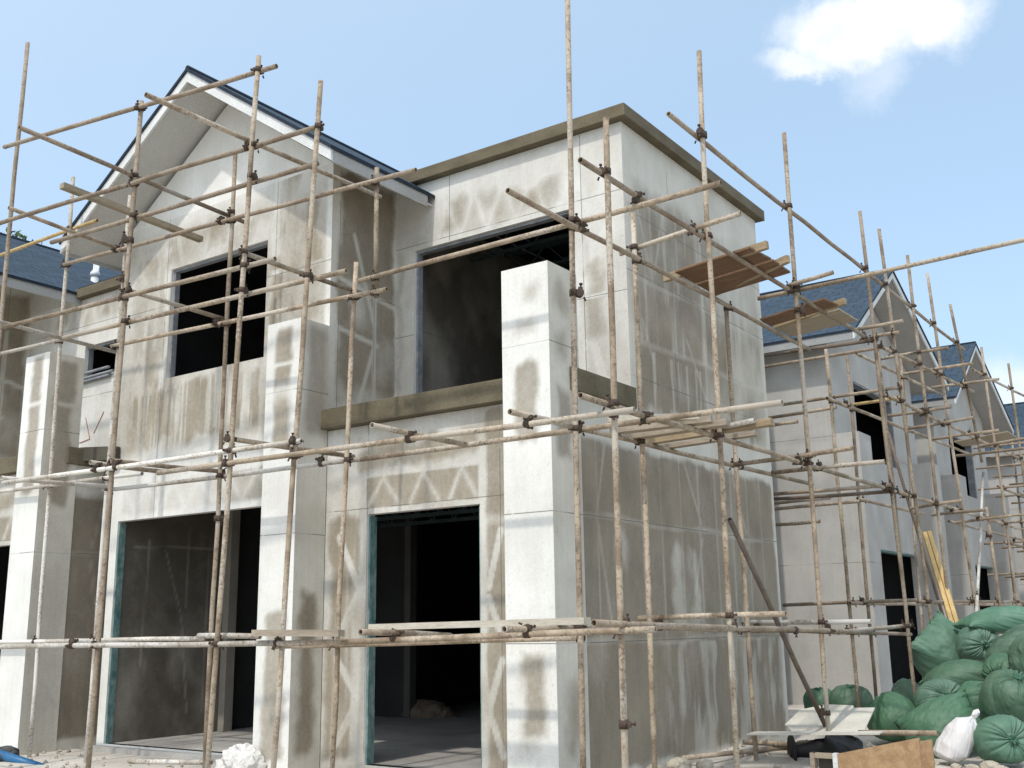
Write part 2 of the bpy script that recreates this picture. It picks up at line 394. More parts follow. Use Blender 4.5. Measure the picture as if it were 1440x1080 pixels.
def mask_window(u, v):   # upper front wall y=0, x -3.05..0
    n = fbm(u * 1.8, v * 1.8, 81)
    w = box(u, v, -2.95, -2.45, 5.85, 6.15, .25, .1, 82) * .7
    hd = box(u, v, -2.4, -.7, 5.9, 6.33, .14, .08, 83) * np.clip(.25 + 1.3 * (n - .2), 0, 1)
    z = zigzag(u, v, [(-2.45, 5.88), (-2.3, 6.35), (-2.1, 5.9), (-1.9, 6.35), (-1.72, 5.9), (-1.5, 6.35), (-1.32, 5.9), (-1.1, 6.4), (-.95, 5.9)], .03)
    w = np.maximum(w, hd * (1 - .8 * z))
    w = np.maximum(w, .20 + .7 * np.clip(n - .4, -.2, 1))
    w = np.maximum(w, box(u, v, -3.05, -2.9, 4.2, 5.9, .08, .05, 84) * .6)
    w = np.maximum(w, box(u, v, -3.0, -2.85, 4.0, 5.0, .1, .05, 88) * .4)
    w = np.maximum(w, box(u, v, -.5, -.22, 5.9, 6.3, .12, .06, 85) * .35)
    w = np.maximum(w, box(u, v, -.52, -.2, 4.45, 5.25, .15, .1, 86) * (1 - segs(u, v, [((-.5, 4.85), (-.2, 4.85))], .015)) * .8)
    w = np.maximum(w, box(u, v, -.55, -.42, 5.2, 5.7, .1, .05, 89) * .45)
    w = np.maximum(w, box(u, v, -.5, -.15, 3.8, 4.4, .1, .06, 87) * .5 * (1 - segs(u, v, [((-.45, 4.5), (-.25, 3.8))], .04)))
    return np.clip(w, 0, 1)

def mask_col_right_front(u, v):
    w = box(u, v, -.26, -.11, 4.4, 4.58, .09, .05, 91) * .55
    w = np.maximum(w, box(u, v, -.35, -.12, 4.1, 4.22, .09, .05, 92) * .55)
    w = np.maximum(w, box(u, v, -.35, -.12, 3.1, 3.86, .05, .05, 93) * .8)
    w = np.maximum(w, box(u, v, -.36, -.12, .72, 1.34, .08, .06, 94) * .85)
    w = np.maximum(w, box(u, v, -.33, -.14, .55, .8, .12, .08, 99) * .4)
    return w
def mask_col_right_side(u, v):
    w = box(u, v, -1.36, -1.17, 4.3, 4.6, .1, .05, 95) * .6
    w = np.maximum(w, box(u, v, -1.36, -1.17, 3.9, 4.15, .1, .05, 96) * .55)
    w = np.maximum(w, box(u, v, -1.36, -1.14, 3.0, 3.6, .06, .04, 97) * .75)
    w = np.maximum(w, box(u, v, -1.35, -1.1, .45, 1.1, .2, .1, 98) * .8)
    w = np.maximum(w, box(u, v, -1.1, -1.0, 1.2, 3.3, .08, .03, 90) * .4)
    return w
def mask_col_mid_front(u, v):
    w = box(u, v, -3.42, -3.17, 3.4, 4.68, .05, .03, 101) * .9 * (1 - .8 * segs(u, v, [((-3.5, 4.3), (-3.1, 4.3))], .02)) * (1 - .6 * box(u, v, -3.5, -3.1, 3.95, 4.12, .1, .06, 102))
    w = np.maximum(w, box(u, v, -3.42, -3.15, .35, 1.75, .05, .04, 103) * .8)
    return w
def mask_col_mid_side(u, v):
    w = box(u, v, -1.38, -1.08, 3.55, 4.7, .08, .03, 104) * .7
    return np.maximum(w, box(u, v, -1.38, -1.18, .4, 1.95, .08, .05, 105) * .95)
def mask_col_left_front(u, v):   # neighbour's column, u relative like -.46...02
    w = box(u, v, -.34, -.12, 3.25, 4.95, .05, .04, 111) * .85
    return w * (1 - .8 * segs(u, v, [((-.4, 4.35), (0, 4.35))], .025))
def mask_col_left_side(u, v):
    w = box(u, v, -1.36, -1.12, 3.1, 4.9, .06, .04, 112) * .8
    w = w * (1 - .7 * segs(u, v, [((-1.4, 4.35), (-1.1, 4.35))], .025))
    return np.maximum(w, box(u, v, -1.45, -1.05, .3, 3.0, .1, .05, 113) * .15)
def mask_left_wall(u, v):   # neighbour's east wall
    return np.clip(box(u, v, -1.05, .3, .3, 3.4, .15, .1, 114) * np.clip(streaks(u, v, 115, 6) * 1.4 - .6, 0, 1) + .35 * box(u, v, -.9, .2, 3.9, 5, .1, .05, 116), 0, 1)
def mask_far(sd):
    def f(u, v):
        return np.clip(1.5 * (fbm(u * .9, v * .8, sd) - .45) + .3 * (1 - ss(np.abs(v - 4.72), .05, .09)), 0, .8)
    return f
def mask_splash(u, v):
    n = fbm(u * 2.4, v * 1.4, 120)
    w = 1 - .9 * np.clip(2.4 * (n - .42), 0, 1) * (1 - ss(v, .9, 2.6)) - .25 * np.clip(2 * (fbm(u * 5, v * 5, 122) - .5), 0, 1)
    w = w - .55 * segs(u, v, [((-.35, 2.6), (-.05, 1.75)), ((-.05, 1.75), (.1, .6)), ((-.6, 2.7), (-.62, 1.2)), ((.02, 2.9), (.0, 1.9)), ((.35, 2.8), (.33, .6)), ((-.8, 2.62), (.6, 2.66))], .012)
    return np.clip(w, 0, 1)
def mask_none(u, v): return np.zeros_like(u)
def mask_soft(sd, a=.6):
    def f(u, v): return np.clip(a * (.55 + 3.0 * (fbm(u * 1.6, v * 1.1, sd) - .47)), 0, 1)
    return f

# ---------------------------------------------------------------- wall builder
class Wall:
    def __init__(s): s.v = []; s.f = []; s.m = []; s.w = []; s.j = []; s.n = 0
    def _put(s, V, F, m, w=None, j=None):
        s.v.append(np.asarray(V, float)); k = len(V)
        s.f += [tuple(int(i) + s.n for i in q) for q in F]; s.m += [m] * len(F)
        s.w.append(np.zeros(k) if w is None else w); s.j.append(np.zeros(k) if j is None else j)
        s.n += k
    def quad(s, pts, m=0, w=0.): s._put(pts, [range(len(pts))], m, np.full(len(pts), w))
    def box(s, x0, x1, y0, y1, z0, z1, m=0, w=0.):
        P = [(x0, y0, z0), (x1, y0, z0), (x1, y1, z0), (x0, y1, z0), (x0, y0, z1), (x1, y0, z1), (x1, y1, z1), (x0, y1, z1)]
        s._put(P, [(0, 3, 2, 1), (4, 5, 6, 7), (0, 1, 5, 4), (1, 2, 6, 5), (2, 3, 7, 6), (3, 0, 4, 7)], m, np.full(8, w))
    def skin(s, axis, val, sign, u0, u1, z0, z1, holes=(), mask=mask_none, hj=(), vj=(), res=.025, m=0, gable=None, mu=0.):
        """stained sheet in the plane axis=val facing sign; gable=(u_apex, z_apex) makes a triangle above z0"""
        us = set(np.round(np.arange(u0, u1, res), 4)) | {u0, u1}; zs = set(np.round(np.arange(z0, z1, res), 4)) | {z0, z1}
        def ins(S, x, lo, hi, tol):
            if lo < x < hi:
                for q in [q for q in S if abs(q - x) < tol and q not in (lo, hi)]: S.discard(q)
                S.add(x)
        for h in holes:
            for x in h[:2]: ins(us, x, u0, u1, res * .4)
            for x in h[2:]: ins(zs, x, z0, z1, res * .4)
        for x in vj:
            for d in (-.007, 0, .007): ins(us, round(x + d, 4), u0, u1, .003)
        for x in hj:
            for d in (-.007, 0, .007): ins(zs, round(x + d, 4), z0, z1, .003)
        us = np.array(sorted(us)); zs = np.array(sorted(zs))
        U, Z = np.meshgrid(us, zs)
        J = np.zeros_like(U)
        for x in vj: J = np.maximum(J, (np.abs(U - x) < .0015) * 1.)
        for x in hj: J = np.maximum(J, (np.abs(Z - x) < .0015) * 1.)
        J *= .35 + .65 * (fbm(U * 3, Z * 3, 77) > .42)
        # screw heads near board edges
        rr = random.Random(int(abs(val * 97 + u0 * 31 + z0 * 7) * 10))
        if res < .03:
            for x in [u0 + .045, u1 - .045] + [q + s_ for q in vj for s_ in (-.04, .04)]:
                k = int(np.argmin(np.abs(us - x)))
                for zz in np.arange(z0 + .1, z1, .2):
                    if rr.random() < .5: J[int(np.argmin(np.abs(zs - zz - rr.uniform(-.03, .03)))), k] = max(.16, J[int(np.argmin(np.abs(zs - zz))), k])
        if gable:
            t = (Z - z0) / (gable[1] - z0); U = gable[0] + (U - gable[0]) * (1 - np.clip(t, 0, 1))
        W = mask(U - mu, Z)
        nu, nz = len(us), len(zs)
        X = np.full(U.size, val)
        P = np.stack([X, U.ravel(), Z.ravel()] if axis == 'x' else [U.ravel(), X, Z.ravel()], 1)
        F = []
        flip = (axis == 'y') != (sign < 0)
        for i in range(nz - 1):
            zc = (zs[i] + zs[i + 1]) / 2
            for k in range(nu - 1):
                uc = (us[k] + us[k + 1]) / 2
                if any(h[0] < uc < h[1] and h[2] < zc < h[3] for h in holes): continue
                a = i * nu + k
                q = (a, a + 1, a + 1 + nu, a + nu)
                F.append(q[::-1] if flip else q)
        s._put(P, F, m, W.ravel(), J.ravel())
    def back(s, axis, val, u0, u1, z0, z1, holes=(), m=1):
        us = sorted({u0, u1, *[x for h in holes for x in h[:2] if u0 < x < u1]}); zs = sorted({z0, z1, *[x for h in holes for x in h[2:] if z0 < x < z1]})
        for a, b in zip(us[:-1], us[1:]):
            for c, d in zip(zs[:-1], zs[1:]):
                if any(h[0] < (a + b) / 2 < h[1] and h[2] < (c + d) / 2 < h[3] for h in holes): continue
                s.quad([(val, p, q) if axis == 'x' else (p, val, q) for p, q in ((a, c), (b, c), (b, d), (a, d))], m)
    def reveal(s, axis, v0, v1, hole, m=0, w=.15):
        a, b, c, d = hole
        P = lambda u, v, z: (v, u, z) if axis == 'x' else (u, v, z)
        for (p, q) in (((a, c), (a, d)), ((a, d), (b, d)), ((b, d), (b, c)), ((b, c), (a, c))):
            s.quad([P(p[0], v0, p[1]), P(q[0], v0, q[1]), P(q[0], v1, q[1]), P(p[0], v1, p[1])], m, w)
    def build(s, name, mats, parent, origin=None):
        o0 = np.array(origin if origin is not None else wloc(parent))
        V = np.concatenate(s.v) - o0
        me = bpy.data.meshes.new(name)
        me.from_pydata(V.tolist(), [], s.f)
        for k in mats: me.materials.append(k)
        me.polygons.foreach_set('material_index', s.m)
        for nm, a in (('wet', s.w), ('joint', s.j)):
            at = me.attributes.new(nm, 'FLOAT', 'POINT'); at.data.foreach_set('value', np.concatenate(a).astype(np.float32))
        me.update()
        o = bpy.data.objects.new(name, me); COL.objects.link(o); o.parent = parent
        return o
BM = [M['board'], M['inside'], M['board_shaded'], M['splash'], M['inside_dark']]

def gable_roof(root, ridge_axis, r0, r1, across, heights, name='roof', fascia_to=None, fm='fascia', sm='soffit'):
    """ridge runs along ridge_axis from r0 (front, overhanging) to r1; across=(eave_a, apex, eave_b); heights the same"""
    def P(a, c, z): return (a, c, z) if ridge_axis == 'x' else (c, a, z)
    ea, ap, eb = across; za, zp, zb = heights
    top = MB(); so = MB(); fa = MB()
    d = 1 if r1 > r0 else -1
    th, fh = .045, .13; EV = []
    for e, ze in ((ea, za), (eb, zb)):
        L = math.hypot(e - ap, ze - zp); R = abs(r1 - r0)
        top.face([P(r0, e, ze), P(r1, e, ze), P(r1, ap, zp), P(r0, ap, zp)], 0, [(0, 0), (R, 0), (R, L), (0, L)])
        top.face([P(r0, e, ze - th), P(r1, e, ze - th), P(r1, e, ze), P(r0, e, ze)], 1)
        top.face([P(r0, e, ze - th), P(r0, e, ze), P(r0, ap, zp), P(r0, ap, zp - th)], 1)
        top.face([P(r0, e, ze - th), P(r1, e, ze - th), P(r1, ap, zp - th), P(r0, ap, zp - th)], 1)
        # rake board under the shingles, a little behind the shingle edge
        q0, q1 = r0 + d * .02, r0 + d * .05
        i = lambda c: (c - ap) / (e - ap)
        ev = MB() if fm != 'fascia' else fa
        zz = lambda c, off: zp + (ze - zp) * i(c) - off
        e2 = ap + (e - ap) * .995
        fa.hexa([P(q0, e2, zz(e2, th + fh)), P(q0, ap, zp - th - fh), P(q1, ap, zp - th - fh), P(q1, e2, zz(e2, th + fh)),
                 P(q0, e2, zz(e2, th)), P(q0, ap, zp - th), P(q1, ap, zp - th), P(q1, e2, zz(e2, th))])
        # eave board
        ie = ap + (e - ap) * .985
        a0, a1 = r0 + d * .055, (fascia_to if fascia_to is not None else r1)
        ev.hexa([P(a0, e2, ze - th - fh), P(a1, e2, ze - th - fh), P(a1, ie, ze - th - fh), P(a0, ie, ze - th - fh),
                 P(a0, e2, ze - th + .01), P(a1, e2, ze - th + .01), P(a1, ie, ze - th + .01), P(a0, ie, ze - th + .01)])
        if ev is not fa: EV.append(ev)
        so.hexa([P(a0, ie, zz(ie, th + fh - .02)), P(r1, ie, zz(ie, th + fh - .02)), P(r1, ap, zp - th - fh + .02), P(a0, ap, zp - th - fh + .02),
                 P(a0, ie, zz(ie, th + fh - .04)), P(r1, ie, zz(ie, th + fh - .04)), P(r1, ap, zp - th - fh + .04), P(a0, ap, zp - th - fh + .04)])
    roof = top.build(name, [M['shingle'], M['roof_edge']], root)
    fa.build('fascia', M['fascia'], roof); so.build('soffit', M[sm], roof)
    for q in EV: q.build('eave_board', M[fm], roof)
    # ridge cap
    rc = MB(); rc.tube([P(r0 + d * .01, ap, zp + .0), P(r1, ap, zp + .0)], .035, 8); rc.build('ridge_cap', M['roof_edge'], roof)
    return roof

def frame_ring(root, name, m, hole, y0, y1, t=.014, sides='ltrb', label=None, axis='y'):
    a, b, c, d = hole; f = MB()
    def bx(u0, u1, z0, z1):
        if axis == 'y': f.box(u0, u1, y0, y1, z0, z1)
        else: f.box(y0, y1, u0, u1, z0, z1)
    if 'l' in sides: bx(a, a + t, c, d - t)
    if 'r' in sides: bx(b - t, b, c, d - t)
    if 't' in sides: bx(a, b, d - t, d)
    if 'b' in sides: bx(a + t, b - t, c, c + t)
    o = f.build(name, m, root)
    if label: tag(o, label)
    return o

def column(root, x0, x1, y0, y1, z0, z1, mf, ms, mu_x, mu_y, res, joints=(1.455, 2.535, 4.012), label=None):
    w = Wall()
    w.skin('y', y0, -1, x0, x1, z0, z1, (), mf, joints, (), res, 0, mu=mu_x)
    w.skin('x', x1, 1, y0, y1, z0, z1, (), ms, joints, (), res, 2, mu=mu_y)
    w.quad([(x0, y0, z0), (x0, y0, z1), (x0, y1, z1), (x0, y1, z0)], 0)
    w.quad([(x0, y0, z1), (x1, y0, z1), (x1, y1, z1), (x0, y1, z1)], 0)
    w.quad([(x0, y1, z0), (x0, y1, z1), (x1, y1, z1), (x1, y1, z0)], 0)
    o = w.build('pilaster', BM, root)
    if label: tag(o, label)
    return o

def row_house(label, dx, dy, main):
    res = .022 if main else .05
    X = lambda x: x + dx
    Y = lambda y: y + dy
    root = empty('row_house', (X(-3), Y(0), 0), label, 'house', 'grey board houses of the building site')
    def sk(w, axis, val, sign, u0, u1, *a, **k):
        o = dx if axis == 'y' else dy
        v = val + (dy if axis == 'y' else dx)
        hs = [(h[0] + o, h[1] + o, h[2], h[3]) for h in k.pop('holes', ())]
        k['vj'] = [q + o for q in k.get('vj', ())]
        g = k.get('gable')
        if g: k['gable'] = (g[0] + o, g[1])
        w.skin(axis, v, sign, u0 + o, u1 + o, *a, holes=hs, res=res, mu=o, **k)
    # --- bay front
    gar = (-6.56, -3.6, .33, 2.91); win = (-5.80, -4.07, 4.585, 5.975)
    w = Wall()
    sk(w, 'y', -1.06, -1, -6.70, -3.05, .05, 6.655, holes=[gar, win], mask=mask_bay, hj=(3.60, 5.52), vj=(-3.93, -5.88))
    sk(w, 'y', -1.06, -1, -6.70, -3.05, 6.655, 7.925, mask=mask_none, gable=(-4.885, 7.93))
    H = [(g[0] + dx, g[1] + dx, g[2], g[3]) for g in (gar, win)]
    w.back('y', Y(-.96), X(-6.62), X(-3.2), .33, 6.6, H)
    for h in H: w.reveal('y', Y(-1.06), Y(-.96), h)
    w.build('wall', BM, root)
    # --- bay side, window wall, lower front
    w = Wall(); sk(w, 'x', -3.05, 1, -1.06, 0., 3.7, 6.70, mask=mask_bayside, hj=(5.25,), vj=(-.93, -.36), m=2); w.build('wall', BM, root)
    big = (-2.77, -.60, 3.7, 5.855) if main else (-1.56, -.5, 5.13, 5.6)
    zt = 6.66 if main else 6.33
    w = Wall()
    sk(w, 'y', 0., -1, -3.05, 0., 3.7, zt, holes=[big], mask=mask_window, hj=(5.92, 4.85), vj=(-2.25, -.5))
    Hb = (big[0] + dx, big[1] + dx, big[2], big[3])
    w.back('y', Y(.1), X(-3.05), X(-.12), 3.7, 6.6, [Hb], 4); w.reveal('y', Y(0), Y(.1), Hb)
    w.build('wall', BM, root)
    door = (-2.46, -1.064, .33, 2.71)
    w = Wall()
    sk(w, 'y', -1.05, -1, -3.05, 0., .05, 3.62, holes=[door], mask=mask_door, hj=(2.77, 1.46), vj=(-2.47, -.83))
    Hd = (door[0] + dx, door[1] + dx, door[2], door[3])
    w.back('y', Y(-.95), X(-3.3), X(-.12), .33, 3.55, [Hd]); w.reveal('y', Y(-1.05), Y(-.95), Hd)
    w.build('wall', BM, root)
    if not main:
        w = Wall(); w.quad([(X(-3.05), Y(0), 6.33), (-9.02, Y(0), 6.33), (X(-3.05), Y(0), 6.95)], 0, .6); w.build('wall', BM, root)
    # --- east wall
    w = Wall()
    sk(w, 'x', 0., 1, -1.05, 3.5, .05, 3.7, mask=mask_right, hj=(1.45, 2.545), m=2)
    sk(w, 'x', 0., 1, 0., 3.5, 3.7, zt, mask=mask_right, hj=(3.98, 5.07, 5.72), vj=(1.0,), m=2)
    w.back('x', X(-.12), Y(-.95), Y(3.4), .33, 3.55); w.back('x', X(-.12), Y(.1), Y(3.4), 3.7, 6.6)
    w.quad([(X(0), Y(3.5), .05), (X(0), Y(3.5), 6.66), (X(-2), Y(3.5), 6.66), (X(-2), Y(3.5), .05)], 0, .3)
    w.back('y', Y(3.4), X(-2), X(-.12), .33, 6.6, m=4)
    w.build('wall', BM, root)
    # --- hidden sides of the shell, floors, partitions
    w = Wall()
    w.quad([(X(-6.7), Y(-1.06), .05), (X(-6.7), Y(8), .05), (X(-6.7), Y(8), 6.6), (X(-6.7), Y(-1.06), 6.6)], 0, .3)
    w.quad([(X(-6.7), Y(8), .05), (X(-2), Y(8), .05), (X(-2), Y(8), 6.6), (X(-6.7), Y(8), 6.6)], 0, .3)
    w.quad([(X(-2), Y(8), .05), (X(-2), Y(3.5), .05), (X(-2), Y(3.5), 6.6), (X(-2), Y(8), 6.6)], 0, .3)
    w.back('x', X(-6.62), Y(-.9), Y(8), 3.7, 6.55, m=4); w.back('x', X(-6.62), Y(.7), Y(8), .33, 3.5, m=4)
    w.back('y', Y(7.9), X(-6.62), X(-2), .33, 6.55, m=4); w.back('x', X(-2.1), Y(3.4), Y(7.9), .33, 6.55, m=4)
    w.build('wall', BM, root)
    w = Wall(); w.skin('x', X(-2.95), 1, Y(.105), Y(3.4), 3.72, 6.5, (), mask_soft(131, 1.), (5.0,), (Y(1.1),), .04, 3); w.build('partition', BM, root)
    if main:
        w = Wall()   # splashed partition just inside the wide opening and its pale end
        w.skin('x', X(-6.555), 1, Y(-.955), Y(.60), .335, 3.5, (), mask_splash, (), (Y(-.2),), .03, 3)
        w.box(X(-6.60), X(-6.44), Y(.602), Y(.74), .335, 3.5, 3, .1)
        w.build('partition', BM, root)
        w = Wall()
        w.skin('y', Y(3.3), -1, X(-6.6), X(-5.72), .335, 3.5, (), mask_soft(130, .9), (), (), .06, 4)
        w.box(X(-5.715), X(-5.60), Y(3.28), Y(3.42), .335, 3.5, 1)
        w.build('partition', BM, root)
    fl = MB(); fl.box(X(-6.69), X(-.01), Y(-1.04), Y(3.39), .02, .33); fl.box(X(-6.69), X(-2.02), Y(3.40), Y(7.95), .02, .325)
    fl.box(X(-6.72), X(-3.52), Y(-1.16), Y(-1.065), .02, .31)
    fl.build('ground_floor', M['floor'], root)
    ce = MB(); ce.box(X(-6.6), X(-.13), Y(-.88), Y(3.38), 3.52, 3.66); ce.box(X(-6.6), X(-2.11), Y(3.39), Y(7.88), 3.52, 3.655)
    ce.box(X(-6.6), X(-3.2), Y(-.88), Y(7.88), 6.5, 6.54); ce.box(X(-3.04), X(-.13), Y(.17), Y(3.39), 6.56, 6.6)
    ce.build('ceiling_slab', M['inside_dark'], root)
    # --- balcony band, parapet
    sl = MB(); sl.box(X(-3.2), X(.06), Y(-1.16), Y(-.002), 3.625, 3.835)
    sl.build('balcony_slab', M['cement'], root, bevel=.008)
    x1, x0, zp = (.1, -3.2, 6.665) if main else (-.25, -1.95, 6.335)
    pa = MB()
    pa.box(X(x0), X(x1), Y(-.1), Y(3.6), zp, zp + .14)
    pa.build('parapet', M['cement'], root, bevel=.01)
    # --- roof over the bay
    yb = 3.9 if main else 8.3
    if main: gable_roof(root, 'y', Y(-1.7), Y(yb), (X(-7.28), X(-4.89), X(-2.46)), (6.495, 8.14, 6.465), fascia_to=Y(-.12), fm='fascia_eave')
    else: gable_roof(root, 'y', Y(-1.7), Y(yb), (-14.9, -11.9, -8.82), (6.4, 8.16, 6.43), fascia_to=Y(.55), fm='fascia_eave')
    w = Wall(); w.quad([(X(-6.8), Y(yb - .1), 6.5), (X(-4.875), Y(yb - .1), 7.95), (X(-2.95), Y(yb - .1), 6.5)], 0, .2)
    w.quad([(X(-3.06), Y(-1.05), 6.5), (X(-3.06), Y(yb), 6.5), (X(-3.06), Y(yb), 6.64), (X(-3.06), Y(-1.05), 6.64)], 0, .2)
    w.quad([(X(-6.7), Y(3.5), 6.6), (X(-2), Y(3.5), 6.6), (X(-2), Y(8), 6.6), (X(-6.7), Y(8), 6.6)], 0, .5)
    w.quad([(X(-3.), Y(.05), zt), (X(-.02), Y(.05), zt), (X(-.02), Y(3.5), zt), (X(-3.), Y(3.5), zt)], 0, .5); w.build('wall', BM, root)
    # --- pilasters
    if main:
        column(root, X(-.48), X(.02), Y(-1.48), Y(-1.0), .05, 4.735, mask_col_right_front, mask_col_right_side, dx, dy, .022)
        column(root, X(-3.545), X(-3.045), Y(-1.48), Y(-1.06), .05, 4.765, mask_col_mid_front, mask_col_mid_side, dx, dy, .022)
    else:
        column(root, X(-.50), X(.02), Y(-1.48), Y(-1.0), .05, 4.98, mask_col_left_front, mask_col_left_side, dx, dy, .025)
        column(root, X(-3.545), X(-3.045), Y(-1.48), Y(-1.06), .05, 4.765, mask_col_mid_front, mask_col_mid_side, dx, dy, .05)
    # --- opening frames
    frame_ring(root, 'door_frame', M['teal'], (gar[0] + dx, gar[1] + dx, gar[2], gar[3]), Y(-1.045), Y(-.955), .02, 'l')
    for s_ in 'lr': frame_ring(root, 'door_frame', M['teal'], Hd, Y(-1.035), Y(-.94), .02, s_)
    frame_ring(root, 'window_frame', M['grey_metal'], (win[0] + dx, win[1] + dx, win[2], win[3]), Y(-1.02), Y(-.95), .03, 'ltr')
    frame_ring(root, 'window_frame', M['grey_metal'], Hb, Y(.04), Y(.12), .03, 'ltr')
    if main:
        # joists and lattice trusses under the ceilings
        for y in (.5, 1.25, 2.0, 2.75):
            t = MB(); t.beam((X(-2.9), Y(y), 6.42), (X(-.15), Y(y), 6.42), .05, .12); t.beam((X(-2.9), Y(y), 6.12), (X(-.15), Y(y), 6.12), .04, .04)
            for k in range(9): t.beam((X(-2.85 + .3 * k), Y(y), 6.12 if k % 2 else 6.40), (X(-2.55 + .3 * k), Y(y), 6.40 if k % 2 else 6.12), .02, .02)
            t.build('ceiling_truss', M['black_metal'], root)
        for y in (2.2, 3.0):
            t = MB(); t.beam((X(-6.4), Y(y), 3.44), (X(-.2), Y(y), 3.44), .05, .06); t.beam((X(-6.4), Y(y), 3.08), (X(-.2), Y(y), 3.08), .04, .05)
            for k in range(30): t.beam((X(-6.35 + .2 * k), Y(y), 3.08 if k % 2 else 3.42), (X(-6.15 + .2 * k), Y(y), 3.42 if k % 2 else 3.08), .025, .025)
            t.build('ceiling_truss', M['black_metal'], root)
    return root

main_house = row_house('two storey house of stained grey boards with gable and flat roofed corner, wrapped in scaffolding', 0, 0, True)
left_house = row_house('neighbouring house at the left edge with blue shingle roof and one pale pilaster', -7.1, -.33, False)
# dark stub of the neighbour's balcony edge in the gap between the two houses
st = MB(); st.hexa([(-7.1, -1.3, 3.68), (-6.58, -1.16, 3.66), (-6.6, -1.07, 3.66), (-7.1, -1.07, 3.68), (-7.1, -1.3, 3.85), (-6.58, -1.16, 3.83), (-6.6, -1.07, 3.83), (-7.1, -1.07, 3.85)])
st.build('balcony_edge', M['cement_dark'], left_house)
# red crayon zigzag on the neighbour's recessed wall
q = MB()
def onwall(px, pz): return (px, -.336, pz)
for a_, b_ in (((-8.90, 4.24), (-8.72, 4.56)), ((-8.52, 4.55), (-8.38, 4.22)), ((-8.88, 4.24), (-8.60, 4.20)), ((-8.60, 4.20), (-8.38, 4.23)), ((-8.30, 4.3), (-8.10, 4.58))):
    q.beam(onwall(*a_), onwall(*b_), .009, .006, up=(0, 1, 0))
q.build('crayon_marking', M['red'], left_house)
# fallen sill rails in the neighbour's small window opening
r = MB()
for z, dxx in ((5.17, 0), (5.10, .1), (5.05, .02)): r.tube([(-9.3 + dxx, -.37, z), (-8.0 + dxx, -.37, z + .03)], .022, 8)
r.build('window_rail', M['grey_metal'], left_house)

def far_house(dy, label, tint):
    Y = lambda y: y + dy
    root = empty('row_house', (-3, Y(11.5), 0), label, 'house', 'grey board houses of the building site')
    FM = [M['board_far'], M['inside'], M['board_far'], M['splash'], M['inside_dark']]
    win = (Y(10.42), Y(12.85), 4.55, 5.93); dr = (Y(10.95), Y(13.75), .33, 2.88)
    w = Wall()
    w.skin('y', Y(9.1), -1, -8., -1.03, .05, 6.42, (), mask_far(140 + tint), (2.55, 4.72), (-2.2, -3.4, -4.6), .06)
    w.build('wall', FM, root)
    w = Wall()
    w.skin('x', -1.03, 1, Y(9.1), Y(14.4), .05, 6.45, [win, dr], mask_far(150 + tint), (2.55, 4.72), (Y(13.0),), .06)
    w.skin('x', -1.03, 1, Y(9.1), Y(14.4), 6.45, 8.02, (), mask_none, (), (), .1, gable=(Y(11.45), 8.02))
    w.quad([(-1.031, Y(14.4), 6.45), (-1.031, Y(14.4), 6.75), (-1.031, Y(11.45), 8.03)], 0, .1)
    w.back('x', -1.18, Y(9.1), Y(14.4), .33, 6.5, [win, dr], 4)
    for h in (win, dr): w.reveal('x', -1.03, -1.18, h)
    w.build('wall', FM, root)
    w = Wall()
    w.skin('x', -2.2, 1, Y(14.4), Y(16.1), .05, 6.35, (), mask_far(160 + tint), (2.55, 4.72), (), .08)
    w.quad([(-1.03, Y(14.4), .05), (-2.2, Y(14.4), .05), (-2.2, Y(14.4), 6.7), (-1.03, Y(14.4), 6.7)], 0, .2)
    w.quad([(-8, Y(9.1), .05), (-8, Y(16.1), .05), (-8, Y(16.1), 6.4), (-8, Y(9.1), 6.4)], 0, .2)
    w.quad([(-8, Y(14.4), 6.33), (-2.2, Y(14.4), 6.33), (-2.2, Y(16.1), 6.33), (-8, Y(16.1), 6.33)], 0, .5)
    w.back('x', -6., Y(9.2), Y(14.3), .33, 6.5, (), 4); w.back('y', Y(9.2), -6, -1.2, .33, 6.4, (), 4); w.back('y', Y(14.3), -6, -1.2, .33, 6.4, (), 4)
    w.build('wall', FM, root)
    fl = MB(); fl.box(-6, -1.04, Y(9.12), Y(14.38), .02, .33); fl.build('ground_floor', M['floor'], root)
    for z0, z1 in ((3.5, 3.66), (6.3, 6.36)): ce = MB(); ce.box(-6, -1.2, Y(9.22), Y(14.28), z0, z1); ce.build('ceiling_slab', M['inside_dark'], root)
    for a, b in ((9.09, 9.75), (13.78, 14.41)):
        w = Wall()
        w.skin('x', -.6, 1, Y(a), Y(b), .05, 4.75, (), mask_far(170 + tint), (2.55,), (), .06)
        w.skin('y', Y(a), -1, -1.03, -.6, .05, 4.75, (), mask_far(171 + tint), (2.55,), (), .06)
        w.quad([(-1.03, Y(a), 4.75), (-.6, Y(a), 4.75), (-.6, Y(b), 4.75), (-1.03, Y(b), 4.75)], 0)
        w.quad([(-1.03, Y(b), .05), (-.6, Y(b), .05), (-.6, Y(b), 4.75), (-1.03, Y(b), 4.75)], 0)
        w.build('pilaster', FM, root)
    frame_ring(root, 'door_frame', M['teal'], dr, -1.2, -1.045, .03, 'lt', axis='x')
    frame_ring(root, 'window_frame', M['grey_metal'], win, -1.2, -1.045, .03, 'lrt', axis='x')
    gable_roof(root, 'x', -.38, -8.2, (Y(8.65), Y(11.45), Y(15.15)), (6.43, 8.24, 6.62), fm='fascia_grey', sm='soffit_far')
    return root
far_house(0, 'plain grey gabled house seen just past the end of the stained corner wall', 0)
far_house(7.0, 'second grey gabled house along the row on the right, partly behind the first', 1)
far_house(16.0, 'farthest grey house of the right hand row, hidden by dense scaffolding', 2)
SUN = 2.0; SKY = .15; EXPO = .32; AIR = 1.0; DUST = 1.2; OZONE = 1.5
